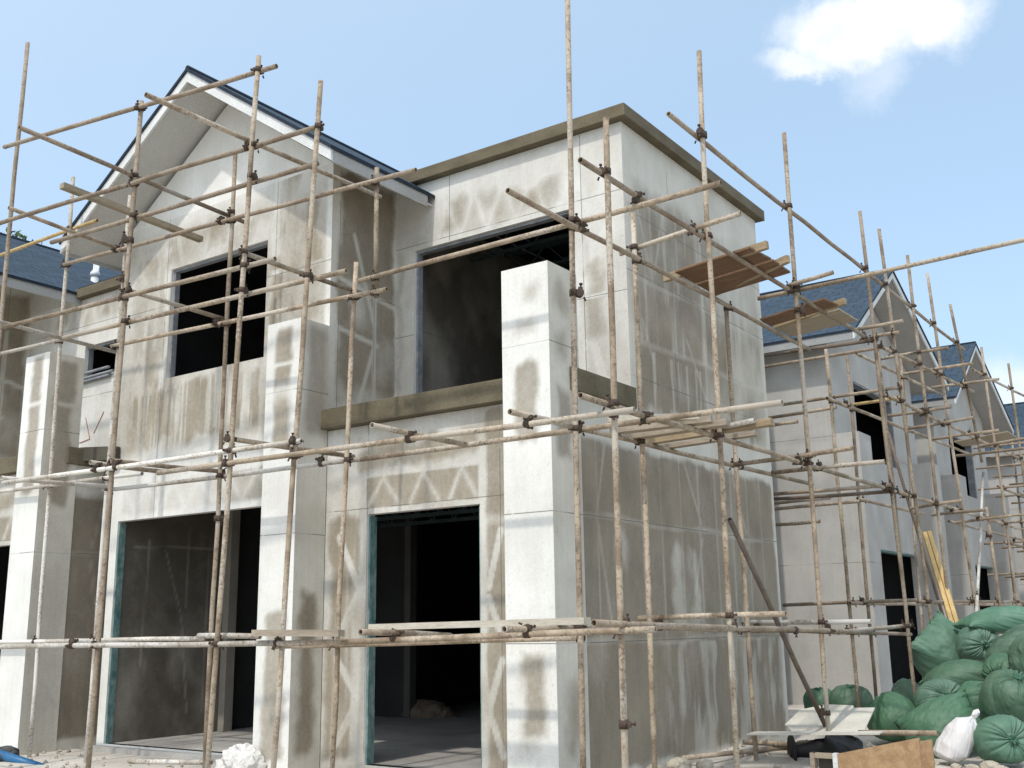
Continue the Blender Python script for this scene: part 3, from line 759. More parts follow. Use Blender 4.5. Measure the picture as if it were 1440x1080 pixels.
HAZE = .5; HAZE0 = .62; HAZECOL = (3.65, 5.05, 6.4, 1); CLOUDCOL = (6.3, 6.35, 6.5, 1); AUREOLE_FILL = (4.0, 3.75, 3.3)
CLOUDS = ((1280, 10, 84, 56, 1), (1200, 48, 90, 50, .95), (1130, 90, 56, 25, .75), (1232, 105, 44, 44, .3), (1425, 580, 90, 70, .6))
POLES = """
F upright -6.005 -3.05 8.221 -6.05 -3.05 0.2 r
F upright -6.828 -1.85 7.202 -6.768 -1.85 0.2 w
F upright -3.837 -3 6.833 -3.965 -3 0.2 r
F upright -5.608 -1.85 6.644 -5.71 -1.85 0.2 w
F upright -2.215 -2.9 6.825 -2.492 -2.9 0.2 t
F upright -3.753 -1.85 6.654 -3.79 -1.85 0.2 t
F upright -1.494 -2.8 6.379 -1.835 -2.8 0.2 t
F upright -1.675 -1.85 5.934 -1.66 -1.85 4.626 t
F upright -1.924 -1.85 5.026 -2.112 -1.85 0.2 t
S upright 0.58 -1.931 6.848 0.58 -2.028 0.2 t
S upright 1.2 -2.439 5.353 1.2 -2.507 0.2 t
S upright 0.58 -0.905 5.221 0.58 -0.923 0.2 t
S upright 1.2 -0.65 6.742 1.2 -0.73 0.2 t
S upright 0.58 1.06 4.822 0.58 1.123 0.2 r
S upright 1.2 1.447 6.741 1.2 1.43 0.2 t
S upright 1.2 4.003 6.662 1.2 4.506 0.2 r
F ledger -5.388 -3.211 3.068 -1.603 -2.802 3.129 w
F ledger -3.189 -3.023 2.984 1.391 -2.529 3.055 t
F ledger -8.977 -1.9 3.318 -4.976 -1.9 3.262 w
F ledger -5.823 -1.8 3.157 -1.757 -1.8 3.119 w
F ledger -1.75 -1.92 3.092 2.23 -1.92 3.094 t
F ledger -5.891 -3.265 6.811 -2.026 -2.848 6.683 r
F ledger -7.197 -3.406 5.904 -1.521 -2.793 5.948 r
F ledger -5.118 -3.082 5.584 -1.603 -2.702 5.651 r
F ledger -6.793 -1.9 6.02 -1.139 -1.9 5.75 r
F ledger -9.687 -1.8 6.548 -6.313 -1.8 6.514 y
F ledger -5.615 -3.235 4.718 -1.959 -2.84 4.793 t
F ledger -4.799 -3.047 4.505 -1.262 -2.665 4.583 t
F ledger -5.691 -1.9 4.799 -1.483 -1.9 4.655 t
F ledger -9.473 -1.9 5.12 -6.663 -1.9 5.047 w
F ledger -1.835 -1.9 4.809 1.868 -1.9 4.835 t
F ledger -6.518 -3.333 1.466 -1.754 -2.818 1.494 w
F ledger -8.832 -1.9 1.49 -3.796 -1.9 1.522 w
F ledger -2.766 -2.828 1.557 -2.073 -2.753 1.545 w
F ledger -1.735 -2.866 1.489 1.479 -2.519 1.564 t
F ledger -2.834 -1.9 1.446 0.505 -1.9 1.504 t
F transom -3.866 -4.223 6.071 -3.866 -1.576 5.977 r
F transom -4.735 -3.245 6.066 -4.735 -1.475 6.004 b
F transom -2.336 -3.996 6.007 -2.336 -1.068 6.061 t
F transom -5.73 -3.24 6.072 -5.73 -1.861 6 t
F transom -5.66 -4.5 4.832 -5.66 -1.823 4.734 w
F transom -3.854 -3.037 4.833 -3.854 -1.75 4.811 t
F transom -2.328 -2.873 4.917 -2.328 -1.355 4.922 t
F transom -4.054 -3.137 3.153 -4.054 -2.351 3.15 t
F transom -3.796 -3.066 3.149 -3.796 -1.783 3.187 t
F transom -2.37 -2.907 3.219 -2.37 -1.371 3.246 t
F transom -0.488 -3.157 3.078 -0.488 -2.009 3.08 t
F transom 0.55 -2.838 3.099 0.55 -1.897 3.107 t
F transom -5.432 -3.213 3.122 -5.432 -1.996 3.153 w
F transom -4.218 -3.093 1.526 -4.218 -2.55 1.496 w
F transom -0.601 -3.123 1.572 -0.601 -2.07 1.53 t
F transom 0.518 -2.896 1.578 0.518 -1.204 1.588 t
S ledger 1.15 -2.848 3.136 1.15 5.537 3.164 t
S ledger 0.53 -1.875 3.118 0.53 3.389 3.186 t
S ledger 0.63 -2.938 4.741 0.63 3.368 4.819 r
S ledger 1.15 -2.752 4.909 1.15 4.186 5.003 r
S ledger 1.15 -1.253 5.885 1.15 9.456 5.967 r
S ledger 1.25 -2.928 1.611 1.25 2.822 1.479 r
S ledger 1.15 2.046 1.483 1.15 4.74 1.54 t
S ledger 0.53 -0.714 1.572 0.53 6.974 1.403 t
S transom 0.408 -0.86 4.885 1.588 -0.86 4.991 t
S transom 0.764 1.49 4.97 4.926 1.49 5.07 t
S transom 1.154 1.39 5.018 1.623 1.39 5.061 r
S transom 1.104 -0.64 3.219 1.499 -0.64 3.245 w
S transom 0.488 1.3 3.192 1.693 1.3 3.234 t
S transom 0.622 1.9 3.155 1.816 1.9 3.159 t
S transom 0.33 -0.64 1.648 1.654 -0.64 1.663 t
S transom 0.379 1.49 1.603 1.669 1.49 1.592 w
S transom -0.269 4.15 3.201 1.232 4.15 3.191 r
S transom -0.313 4.25 3.149 1.205 4.25 3.125 d
S transom -0.296 4.25 5.052 1.204 4.25 5.035 d
S transom 0.114 4.15 5.034 1.161 4.15 5.003 d
S transom -0.57 4.95 5.08 1.082 4.95 5.098 r
S transom 1.02 3.9 5.11 1.623 3.9 5.121 t
S transom 1.014 4.95 5.264 1.299 4.95 5.264 t
S brace 1.12 -0.402 2.465 1.12 1.606 0.584 d
H upright 1.2 4.809 6.669 1.2 5.681 0.2 t
H upright 1.2 6.156 6.681 1.2 6.617 0.2 t
H upright 1.2 7.231 6.702 1.2 8.296 0.2 t
H upright 1.2 8.532 6.524 1.2 9.608 4.096 t
H upright 1.2 9.55 3.36 1.2 9.93 0.2 t
H upright 1.2 10.613 6.247 1.2 11.409 0.2 r
H upright 1.2 13.006 6.413 1.2 13.589 0.2 t
H upright 0.45 4.533 5.125 0.45 4.683 0.2 t
H upright 0.45 5.408 5.184 0.45 5.389 0.2 r
H upright 0.45 8.158 5.734 0.45 7.845 0.2 t
H upright 1.12 4.523 5.013 1.12 4.712 1.5 r
H brace 0.8 11.644 4.174 1.3 7.574 1.655 w
H brace 0.6 6.524 4.234 0.9 7.523 1.412 d
H ledger 1.15 4.543 5.012 1.15 9.81 5.314 t
H ledger 0.5 5.668 5.249 0.5 10.417 5.455 t
H ledger 1.15 4.381 4.372 1.15 15.223 4.637 t
H ledger 0.5 4.271 4.377 0.5 12.506 4.619 t
H ledger 1.15 4.483 3.159 1.15 14.363 3.214 t
H ledger 0.5 5.173 3.174 0.5 8.472 3.214 r
H ledger 0.5 9.98 3.208 0.5 18.017 3.255 r
H ledger 0.5 4.503 1.817 0.5 17.552 1.876 r
H ledger 1.15 5.126 1.824 1.15 13.882 1.906 r
H ledger 1.15 9.95 5.72 1.15 16.266 6.155 t
H transom -0.55 4.9 4.342 0.406 4.9 4.368 t
H transom -0.205 4 4.062 0.193 4 4.07 r
H transom -0.371 5 4.524 1.2 5 4.545 r
H transom 0.122 6.3 4.657 0.874 6.3 4.672 y
H transom -0.591 5 3.177 0.199 5 3.192 r
H transom -0.587 5 3.099 0.578 5 3.116 r
H transom -0.592 5 2.887 0.031 5 2.894 t
H transom -0.559 5 1.818 1.185 5 1.839 r
H transom 0.638 6.3 5.269 1.589 6.3 5.283 t
H transom 0.686 7.3 5.225 1.683 7.3 5.238 t
H transom 0.677 9 5.313 1.71 9 5.306 t
H transom 0.646 6.4 4.449 1.522 6.4 4.471 r
H transom 0.634 7.4 4.405 1.59 7.4 4.462 r
H transom 0.57 9.1 4.475 1.605 9.1 4.508 t
H transom 0.838 6.4 3.115 1.53 6.4 3.17 t
H transom 0.868 7.4 3.098 1.614 7.4 3.117 t
H transom 0.82 9.1 3.103 1.656 9.1 3.158 t
H transom 1.444 8.2 4.15 3.591 8.2 4.305 t
H transom 0.927 9.1 4.168 3.433 9.1 4.22 t
"""
# ----------------------------------------------------------------- scaffolding
SCAF = {
 'F': ('scaffold', (-3, -2.3, .25), 'tube scaffolding across the gabled front of the main house, with whitened lower tubes'),
 'S': ('scaffold', (1, .5, .25), 'tube scaffolding around the main house corner, along the stained end wall'),
 'H': ('scaffold', (.9, 7, .25), 'tube scaffolding standing in front of the plain grey house behind the sack pile'),
 'D': ('scaffold', (.8, 18, .25), 'densest and farthest tube scaffolding, at the right end of the row'),
}
NAMES = {'upright': 'upright_tube', 'ledger': 'ledger_tube', 'transom': 'transom_tube', 'brace': 'brace_tube'}
def coupler_mesh():
    b = MB()
    # two clamp collars at right angles (along local z and x) joined by a saddle, with bolts
    b.tube([(0, 0, -.028), (0, 0, .028)], .034, 10)
    b.tube([(-.028, .05, 0), (.028, .05, 0)], .034, 10)
    b.box(-.022, .022, .012, .04, -.024, .024)
    b.tube([(.03, -.01, .0), (.075, -.012, .006)], .008, 6); b.tube([(.068, -.012, .005), (.082, -.012, .006)], .015, 6)
    b.box(.024, .05, -.03, .012, -.018, .018)
    b.tube([(0, .06, .03), (.004, .062, .078)], .008, 6); b.tube([(.004, .062, .07), (.004, .062, .084)], .015, 6)
    b.box(-.018, .018, .04, .075, .026, .05)
    b.tube([(-.01, .085, -.03), (-.014, .10, -.06)], .009, 6)
    return b.mesh('coupler', M['coupler'])
CM = coupler_mesh()
poles = []
for ln in POLES.strip().splitlines():
    q = ln.split(); poles.append((q[0], q[1], Vector([float(x) for x in q[2:5]]), Vector([float(x) for x in q[5:8]]), q[8]))
rs = random.Random(3)
# the far bays repeat the same pattern of tubes
for k in range(5):
    y = 15.4 + 1.75 * k
    poles.append(('D', 'upright', Vector((1.2, y, 6.3 + rs.uniform(-.5, .5))), Vector((1.2, y + .1, .2)), rs.choice('trr')))
    poles.append(('D', 'upright', Vector((.35, y + .2, 5.6 + rs.uniform(-.4, .4))), Vector((.35, y + .2, .2)), rs.choice('trr')))
    for z in (1.85, 2.5, 3.15, 3.7, 4.3, 4.75, 5.2):
        poles.append(('D', 'transom', Vector((-.1, y + .05, z)), Vector((1.6 + rs.uniform(-.1, .3), y + .05, z + .03)), rs.choice('trr')))
for z in (1.8, 3.1, 4.25, 5.15):
    poles.append(('D', 'ledger', Vector((1.15, 14.6, z)), Vector((1.15, 23.6, z + rs.uniform(-.1, .15))), 't'))
    poles.append(('D', 'ledger', Vector((.40, 14.9, z + .03)), Vector((.40, 23.4, z + rs.uniform(-.1, .1))), 'r'))
roots = {k: empty(v[0], v[1], v[2], 'scaffold') for k, v in SCAF.items()}
objs = []
for g, kind, a, b, c in poles:
    m = MB(); L = (b - a).length; k = max(2, int(L / .8))
    if c == 'b':
        m.beam(a, b, .075, .06)
    else:
        pts = [a.lerp(b, t / k) + (Vector((rs.uniform(-1, 1), rs.uniform(-1, 1), rs.uniform(-1, 1))) * .008 if 0 < t < k else Vector((0, 0, 0))) for t in range(k + 1)]
        m.tube(pts, .0230, 12, hollow=True)
    objs.append(m.build('timber_putlog' if c == 'b' else NAMES[kind], M['pole_' + c], roots[g]))
def closest(a, b, c, d):
    u = b - a; v = d - c; w = a - c
    A = u.dot(u); B = u.dot(v); Cc = v.dot(v); D = u.dot(w); E = v.dot(w); den = A * Cc - B * B
    if den < 1e-6: return None
    s = (B * E - Cc * D) / den; t = (A * E - B * D) / den
    return s, t, a + u * s, c + v * t
made = set()
for i in range(len(poles)):
    for j in range(i + 1, len(poles)):
        if poles[i][4] == 'b' or poles[j][4] == 'b': continue
        r = closest(poles[i][2], poles[i][3], poles[j][2], poles[j][3])
        if not r: continue
        s, t, p, q = r
        if (p - q).length > .15: continue
        li = (poles[i][3] - poles[i][2]).length; lj = (poles[j][3] - poles[j][2]).length
        if not (-.03 / li < s < 1 + .03 / li and -.03 / lj < t < 1 + .03 / lj): continue
        # the clamp sits on the level tube of the pair and rides with it
        if poles[i][1] == 'upright': up, lv, pu, pv = i, j, p, q
        elif poles[j][1] == 'upright' or poles[j][1] == 'ledger': up, lv, pu, pv = j, i, q, p
        else: up, lv, pu, pv = i, j, p, q
        if pu.z < .5: continue
        key = tuple(round(x * 8) for x in (pu + pv) / 2)
        if key in made: continue
        made.add(key)
        zt = (poles[up][3] - poles[up][2]).normalized(); xt = (poles[lv][3] - poles[lv][2]).normalized()
        if zt.z < 0: zt = -zt
        yv = pv - pu
        yv = yv - zt * yv.dot(zt)
        if yv.length < 1e-3: yv = zt.cross(xt)
        yv.normalize(); xv = yv.cross(zt).normalized()
        o = bpy.data.objects.new('coupler', CM); COL.objects.link(o)
        o.parent = objs[lv]
        mw = Matrix((xv, yv, zt)).transposed().to_4x4()
        mw = mw @ Matrix.Rotation(rs.uniform(-.25, .25), 4, 'Z') @ Matrix.Scale(.84, 4)
        if rs.random() < .5: mw = mw @ Matrix.Diagonal((-1, 1, 1, 1))
        mw.translation = pu - wloc(objs[lv])
        o.matrix_local = mw
# sleeve joints along some uprights
for idx, z in ((5, 2.7), (9, 4.2), (10, .95), (12, 5.9), (14, 4.75), (3, 5.6), (2, 5.35)):
    g, kind, a, b, c = poles[idx]
    t = (z - a.z) / (b.z - a.z); p = a.lerp(b, t)
    o = bpy.data.objects.new('coupler', CM); COL.objects.link(o); o.parent = objs[idx]
    o.matrix_local = Matrix.Translation(p - wloc(objs[idx])) @ Matrix.Rotation(idx * 1.3, 4, 'Z')

# ------------------------------------------------------------- boards on scaffold
def board(name, pts, t, m, label, cat='board', group=None):
    b = MB(); P = [Vector(p) for p in pts]
    b.hexa(P + [p + Vector((0, 0, t)) for p in P], 0)
    c = sum(P, Vector()) / 4
    o = b.build(name, m, None, origin=c); return tag(o, label, cat, group)
G = 'working platforms on the scaffold'
board('plywood_sheet', [(.50, .06, 4.935), (1.30, .0, 4.99), (1.34, .43, 4.99), (.50, .50, 4.935)], .018, M['ply'], 'left reddish plywood sheet of the higher platform beside the corner wall', 'plywood', G)
board('plywood_sheet', [(.50, .54, 4.935), (1.34, .47, 4.99), (1.34, .93, 4.99), (.50, 1.0, 4.935)], .018, M['ply'], 'right reddish plywood sheet of the higher platform beside the corner wall', 'plywood', G)
board('plywood_sheet', [(.50, 2.17, 4.935), (1.30, 2.02, 4.99), (1.34, 2.36, 4.99), (.50, 2.5, 4.935)], .018, M['ply'], 'reddish plywood sheet on the lower looking platform, in front of the blue roof', 'plywood', G)
board('plywood_sheet', [(.50, 2.64, 4.935), (1.30, 2.50, 4.99), (1.32, 3.10, 4.99), (.52, 3.10, 4.935)], .018, M['ply_pale'], 'pale plywood sheet beside the reddish one, in front of the blue roof', 'plywood', G)
def stick(name, a, b, w, h, m, label, cat='timber', group=None):
    q = MB(); q.beam(a, b, w, h); o = q.build(name, m, None, origin=(Vector(a) + Vector(b)) / 2); return tag(o, label, cat, group)
T = 'timber battens on the scaffold'
stick('timber_batten', (.286, .26, 4.97), (1.43, .12, 5.03), .05, .075, M['timber'], 'left timber batten under the platform beside the corner wall', 'timber', T)
stick('timber_batten', (.42, 1.03, 4.97), (1.44, .62, 5.03), .05, .075, M['timber'], 'right timber batten under the platform beside the corner wall', 'timber', T)
stick('timber_batten', (.50, 2.62, 4.97), (1.42, 2.36, 5.03), .05, .07, M['timber'], 'timber batten sticking out under the platform before the blue roof', 'timber', T)
# platform battens at mid height near the corner
for k, (a, b, w, h, m, lab) in enumerate((
  ((.70, -1.70, 3.19), (1.25, -1.22, 3.22), .09, .05, 'timber_dusty', 'whitish batten nearest the pale pilaster, on the mid height platform'),
  ((.50, -1.30, 3.18), (1.30, -1.05, 3.22), .12, .06, 'timber_grey', 'thick raw batten in the middle of the mid height platform'),
  ((.46, -.98, 3.17), (1.36, -.86, 3.21), .12, .05, 'timber_grey', 'grey board lying across the mid height platform'),
  ((.42, -.62, 3.18), (1.62, -.55, 3.23), .10, .06, 'timber', 'longest raw batten of the mid height platform, poking out past the tubes'),
  ((.44, -.30, 3.17), (1.34, -.22, 3.21), .10, .04, 'timber_grey', 'grey board nearest the stained wall end of the mid height platform'))):
    stick('timber_batten', a, b, w, h, M[m], lab, 'timber', T)
stick('timber_batten', (-1.33, -2.2, 1.606), (.76, -2.2, 1.628), .10, .05, M['timber_dusty'], 'long pale batten on the lowest tubes, across the dark doorway', 'timber', T)
stick('timber_batten', (-1.976, -2.9, 1.575), (-1.006, -2.9, 1.565), .07, .05, M['timber_grey'], 'short dusty batten on the lowest tubes, before the middle pilaster', 'timber', T)
board('plywood_sheet', [(.45, 11.2, 4.72), (1.45, 10.7, 4.72), (1.45, 11.5, 4.72), (.45, 11.9, 4.72)], .02, M['ply_pale'], 'pale plywood sheet high on the far scaffold, below the second gable', 'plywood', G)

# stones and heaps
def stone(P, r, m, name, label, seed, cat='stone', group=None, sq=(1, 1, .7), hf=.16):
    bm = bmesh.new(); bmesh.ops.create_icosphere(bm, subdivisions=4, radius=1)
    for v in bm.verts:
        c = np.array(v.co); f = .72 + .55 * float(fbm(c[0] * 1.5 + 9 + seed, c[1] * 1.5 + c[2] * 1.7 + 5, seed)) + hf * (float(fbm(c[0] * 5 + 9, c[1] * 5 + c[2] * 4 + 5, seed + 4)) - .5)
        v.co = Vector((c[0] * sq[0], c[1] * sq[1], c[2] * sq[2])) * f * r
    me = bpy.data.meshes.new(name); bm.to_mesh(me); bm.free(); me.materials.append(M[m])
    o = bpy.data.objects.new(name, me); COL.objects.link(o); o.location = P; o.rotation_euler[2] = seed
    return tag(o, label, cat, group)
# -------------------------------------------------------------------- sacks
RV = Vector((.819, .574, 0)); FV = Vector((-.574, .819, 0)); UV = Vector((0, 0, 1))
def cv(r, u, t): return (RV * r + UV * u - FV * t).normalized()
def sack(kind, P, size, axis, label, seed, m='bag', upv=None, group='green sacks piled beside the house'):
    L, W, T = size; rnd = random.Random(seed)
    nu, nv = (150, 80)
    fi = [rnd.uniform(-.5, .5) for _ in range(40)]
    V = []; 
    U_, V_ = np.meshgrid(np.linspace(0, 2 * math.pi, nu, endpoint=False), np.linspace(0.0, 1.0, nv))
    if kind == 'tied':
        th = V_ * math.pi
        rad = np.abs(np.sin(th)) ** .72
        z = np.sign(np.cos(th)) * np.abs(np.cos(th)) ** .8
        pl = np.zeros_like(U_); npl = rnd.choice((15, 17, 19))
        ph = U_ + .12 * (fbm(np.cos(U_) * 2 + 5, np.sin(U_) * 2 + 5, seed) - .5) * 6 + .25 * np.sin(3 * U_ + seed)
        saw = 1 - np.abs(np.sin(ph * npl / 2)) ** .7
        am = np.exp(-((th - .25) / .72) ** 2)
        am *= .6 + .8 * fbm(np.cos(U_) * 3 + 9, np.sin(U_) * 3 + 9 + th, seed + 3)
        rad = rad * (1 - .12 * saw * np.clip(th / .3, 0, 1) * am)
        z = z - .17 * np.exp(-(th / .30) ** 2) - .13 * saw * am
        z = np.where(th < .10, z + .07, z)
        n1 = fbm(np.cos(U_) * 1.3 + 7, np.sin(U_) * 1.3 + V_ * 3, seed + 5) - .5
        n2 = fbm(np.cos(U_) * 4 + 7, np.sin(U_) * 4 + V_ * 9, seed + 6) - .5
        rad = rad * (1 + .16 * n1 + .06 * n2)
        X = rad * np.cos(U_) * W / 2; Y = rad * np.sin(U_) * T / 2; Z = z * L / 2
    elif kind == 'neck':
        zz = np.interp(V_, (0, .05, .10, .15, .22, .32, .5, .7, .86, .95, 1), (1.42, 1.30, 1.16, 1.06, .95, .74, .25, -.4, -.82, -.96, -1.))
        rad = np.interp(V_, (0, .05, .10, .15, .22, .32, .5, .7, .86, .95, 1), (.0, .34, .27, .20, .42, .80, 1.0, 1.02, .84, .5, 0.))
        k = np.exp(-((V_ - .14) / .12) ** 2)
        rad = rad * (1 - .22 * k * (1 - np.abs(np.sin(U_ * 5.5 + 2 * V_))) + .16 * k * np.sin(U_ * 3 + 1)) * (1 + .16 * (fbm(np.cos(U_) * 1.6 + 7, np.sin(U_) * 1.6 + V_ * 4, seed) - .5) * 2)
        X = rad * np.cos(U_) * W / 2 + .10 * np.maximum(zz - .9, 0) * W; Y = rad * np.sin(U_) * T / 2 * np.where(zz > 1.1, .55, 1); Z = zz * L / 2
        Z = Z + .05 * L * np.sin(U_ * 2 + .6) * (V_ < .08)
    else:
        t = -np.cos(V_ * math.pi)
        wd = (1 - .20 * np.abs(t) ** 2 + .10 * np.abs(t) ** 8) * np.where(np.abs(t) > .97, .97, 1)
        hh = np.maximum((1 - np.abs(t) ** 2.6), 0) ** .62 + .015
        sq = lambda a, e: np.sign(a) * np.abs(a) ** e
        cx = sq(np.cos(U_), .93); sy = sq(np.sin(U_), .9)
        n1 = fbm(cx * 1.3 + 4, sy * 1.3 + t * 1.5 + 8, seed) - .5
        n2 = fbm(cx * 5 + 4, sy * 5 + t * 6 + 18, seed + 2) - .5
        ed = np.abs(t) ** 5
        wr = np.sin(cx * 17 + 3 * n1 * 6) * ed * .10 + np.sin(cx * 31 + seed) * ed * .05
        X = wd * cx * W / 2 * (1 + .10 * n1); Y = (hh * sy * (1 + .28 * n1 + .10 * n2) + wr * .5) * T / 2
        # seam corners pull out
        Z = t * L / 2 * (1 + .09 * np.abs(cx) ** 3 * np.abs(t) ** 6) + n1 * .05 * L
    if kind != 'neck':
        cu, su = np.cos(U_), np.sin(U_)
        rg = 1 - np.abs(2 * fbm(cu * 1.8 + 4 + .6 * V_, su * 1.8 + V_ * 5.5, seed + 8, 3) - 1)
        rg2 = 1 - np.abs(2 * fbm(cu * 3.6 + 9, su * 3.6 + V_ * 8, seed + 12, 3) - 1)
        k = 1 - .03 * np.clip((rg - .72) / .28, 0, 1) - .015 * np.clip((rg2 - .75) / .25, 0, 1)
        X = X * k; Y = Y * k
    ax = Vector(axis).normalized(); ref = Vector(upv) if upv else (UV if abs(ax.z) < .9 else RV)
    yv = (ref - ax * ref.dot(ax)).normalized(); xv = yv.cross(ax)
    P = Vector(P)
    b = MB()
    Q = np.stack([X.ravel(), Y.ravel(), Z.ravel()], 1) @ np.array([list(xv), list(yv), list(ax)]) + np.array(list(P))
    # sag: flatten what presses on the things below
    zl = Q[:, 2]; lo = zl.min(); hgt = zl.max() - lo
    Q[:, 2] = np.where(zl < lo + .22 * hgt, lo + .22 * hgt - (lo + .22 * hgt - zl) * .55, zl)
    b.v = [tuple(q) for q in Q]
    for i in range(nv - 1):
        for k in range(nu):
            k2 = (k + 1) % nu
            b.f.append((i * nu + k, i * nu + k2, (i + 1) * nu + k2, (i + 1) * nu + k)); b.m.append(0); b.uv.append(None); b.sm.append(True)
    o = b.build('woven_sack', M[m], None, origin=P)
    bm_fix(o.data)
    tag(o, label, 'sack', group)
    if kind == 'tied':
        k = MB(); top = P + ax * (L / 2 * .86)
        rr = .05 * (W + T)
        for q in range(7):
            an = q * .9 + seed; d = (xv * math.cos(an) + yv * math.sin(an))
            k.tube([top - ax * .03, top + d * rr * .5 + ax * rr * .3, top + d * rr * .9 + ax * rr * (.5 + .3 * math.sin(q * 2.1))], [rr * .34, rr * .3, rr * .14], 7)
        k.build('knot', M['tie'] if m == 'bag' else M[m], o)
    return o
import bmesh
def bm_fix(me):
    bm = bmesh.new(); bm.from_mesh(me); bmesh.ops.remove_doubles(bm, verts=bm.verts, dist=1e-5)
    bmesh.ops.recalc_face_normals(bm, faces=bm.faces); bm.to_mesh(me); bm.free()
sack('pillow', (1.53, 4.84, 1.13), (.90, .76, .62), cv(-.62, .78, .1), 'large smooth green sack touching the last scaffold upright, standing up', 1, upv=cv(.25, .2, 1))
sack('tied', (1.95, 4.45, 1.31), (.42, .46, .46), cv(.1, .05, 1), 'green sack with a black knot facing out, under the topmost lying sack', 2)
sack('pillow', (2.22, 4.75, 1.56), (.98, .58, .34), cv(1, .06, 0), 'topmost green sack lying flat along the top of the pile', 3, upv=(0, 0, 1))
sack('pillow', (2.44, 4.05, 1.29), (.70, .56, .38), cv(.8, .5, .2), 'green sack slanting up under the topmost one at the photo edge', 4)
sack('pillow', (1.86, 3.85, .97), (.72, .56, .36), cv(1, .18, .1), 'flat green sack with a dark seam fold, in the middle of the pile', 5, upv=(0, 0, 1))
sack('tied', (1.76, 3.40, .74), (.46, .58, .46), cv(0, .35, .9), 'green sack whose pleated knot faces forward, left half of the pile', 6)
sack('tied', (1.28, 3.22, .56), (.54, .56, .52), cv(-.2, .5, -.8), 'plain rounded green sack at the left foot of the pile, catching tube shadows', 7)
sack('pillow', (1.90, 2.82, .50), (.74, .62, .50), cv(.9, .42, .15), 'pointed green sack leaning right behind the white sack', 8, upv=cv(-.2, .3, 1))
sack('neck', (2.17, 2.22, .46), (.50, .32, .30), cv(.62, .78, .0), 'small white sack leaning in front of the green sacks', 9, 'bag_white', group='sacks of other colours')
sack('tied', (2.56, 2.30, .47), (.44, .54, .50), cv(.05, .2, 1), 'bottom green sack with star pleats, right of the white sack', 10)
sack('tied', (2.54, 3.0, .82), (.54, .60, .54), cv(.1, .8, .5), 'fat green sack knotted on top, right above the star pleated one', 11)
sack('tied', (2.37, 3.55, 1.06), (.38, .40, .36), cv(-.55, -.3, .6), 'small green sack squeezed behind the fat knotted one', 12)
sack('pillow', (2.68, 3.4, 1.18), (.50, .42, .40), cv(.15, 1, .1), 'dark green sack standing upright at the right edge of the photo', 13)
sack('pillow', (2.12, 3.25, .74), (.48, .44, .40), cv(.4, .7, .3), 'shaded green sack wedged between the pleated sack and the fat one', 14)
sack('pillow', (.80, 5.5, .66), (.40, .36, .34), cv(.2, 1, 0), 'little green sack in the gap left of the pile, far back', 15)
sack('tied', (.25, 5.0, .58), (.46, .58, .54), cv(0, 1, .15), 'green sack with knot upward behind the white sheet, beside the grey house', 16)
sack('tied', (-.17, 5.05, .57), (.40, .42, .42), cv(-.1, 1, .1), 'green sack half hidden behind the stained wall end, next to another', 17)

# ------------------------------------------------------------ loose site things
sh = MB()
P = [Vector(p) for p in ((.873, 1.35, .55), (1.544, 1.35, .565), (1.39, 2.28, .735), (1.20, 2.22, .73), (1.15, 2.34, .745), (.85, 2.36, .745), (.66, 2.15, .70), (.70, 1.6, .60))]
n = len(P); i = 0
sh.face(P); sh.face([p + Vector((0, 0, .012)) for p in P][::1]); 
for k in range(n): sh.face([P[k], P[(k + 1) % n], P[(k + 1) % n] + Vector((0, 0, .012)), P[k] + Vector((0, 0, .012))])
o = sh.build('broken_sheet', M['sheet'], None, origin=(1.1, 1.8, .6)); tag(o, 'broken off-white board sheet with torn top edge, tilted below the sacks', 'board')
o = board('thin_sheet', [(.60, .88, .565), (1.83, .92, .618), (1.80, 1.16, .618), (.58, 1.12, .568)], .012, M['sheet'], 'long thin white sheet lying edge-on over the black reel', 'board')
def loose_tube(a, b, m, label):
    q = MB(); q.tube([a, b], .0242, 12, hollow=True); o = q.build('loose_tube', M[m], None, origin=(Vector(a) + Vector(b)) / 2); return tag(o, label, 'tube', 'loose tubes on the ground')
loose_tube((1.55, 1.22, .60), (2.25, 1.22, .625), 'pole_t', 'short tube end lying level beside the thin white sheet')
loose_tube((-.35, .30, .32), (.80, 1.75, .40), 'pole_r', 'long rusty tube on the ground at the foot of the stained wall')
loose_tube((.35, 1.35, .45), (1.05, 1.75, .41), 'pole_t', 'short tube on the ground ending at the black reel')
loose_tube((-4.7, -1.95, .33), (-3.75, -1.80, .36), 'pole_w', 'whitened tube lying low across the wide ground floor opening')
# formwork box
fb = empty('formwork_box', (1.7, .8, .2), 'brown plywood formwork box with a framed end, in front of the black reel', 'formwork box')
q = MB(); q.hexa([(1.52, .70, .1), (2.22, .72, .1), (2.22, .745, .1), (1.52, .725, .1), (1.52, .70, .466), (2.22, .72, .628), (2.22, .745, .628), (1.52, .725, .466)]); q.build('side_panel', M['formply'], fb)
q = MB(); q.hexa([(1.52, 1.1, .1), (2.22, 1.12, .1), (2.22, 1.145, .1), (1.52, 1.125, .1), (1.52, 1.1, .44), (2.22, 1.12, .58), (2.22, 1.145, .58), (1.52, 1.125, .44)]); q.build('side_panel', M['formply'], fb)
q = MB(); q.box(1.475, 1.518, .69, .75, .1, .468); q.build('corner_strip', M['fascia'], fb)
q = MB(); q.box(1.28, 1.474, .70, .76, .42, .462); q.box(1.28, 1.474, .70, .76, .28, .32); q.box(1.27, 1.31, .69, .77, .1, .462); q.build('end_frame', M['timber_grey'], fb)
q = MB(); q.box(1.32, 1.47, .765, .78, .1, .42); q.build('end_panel', M['cement_dark'], fb)
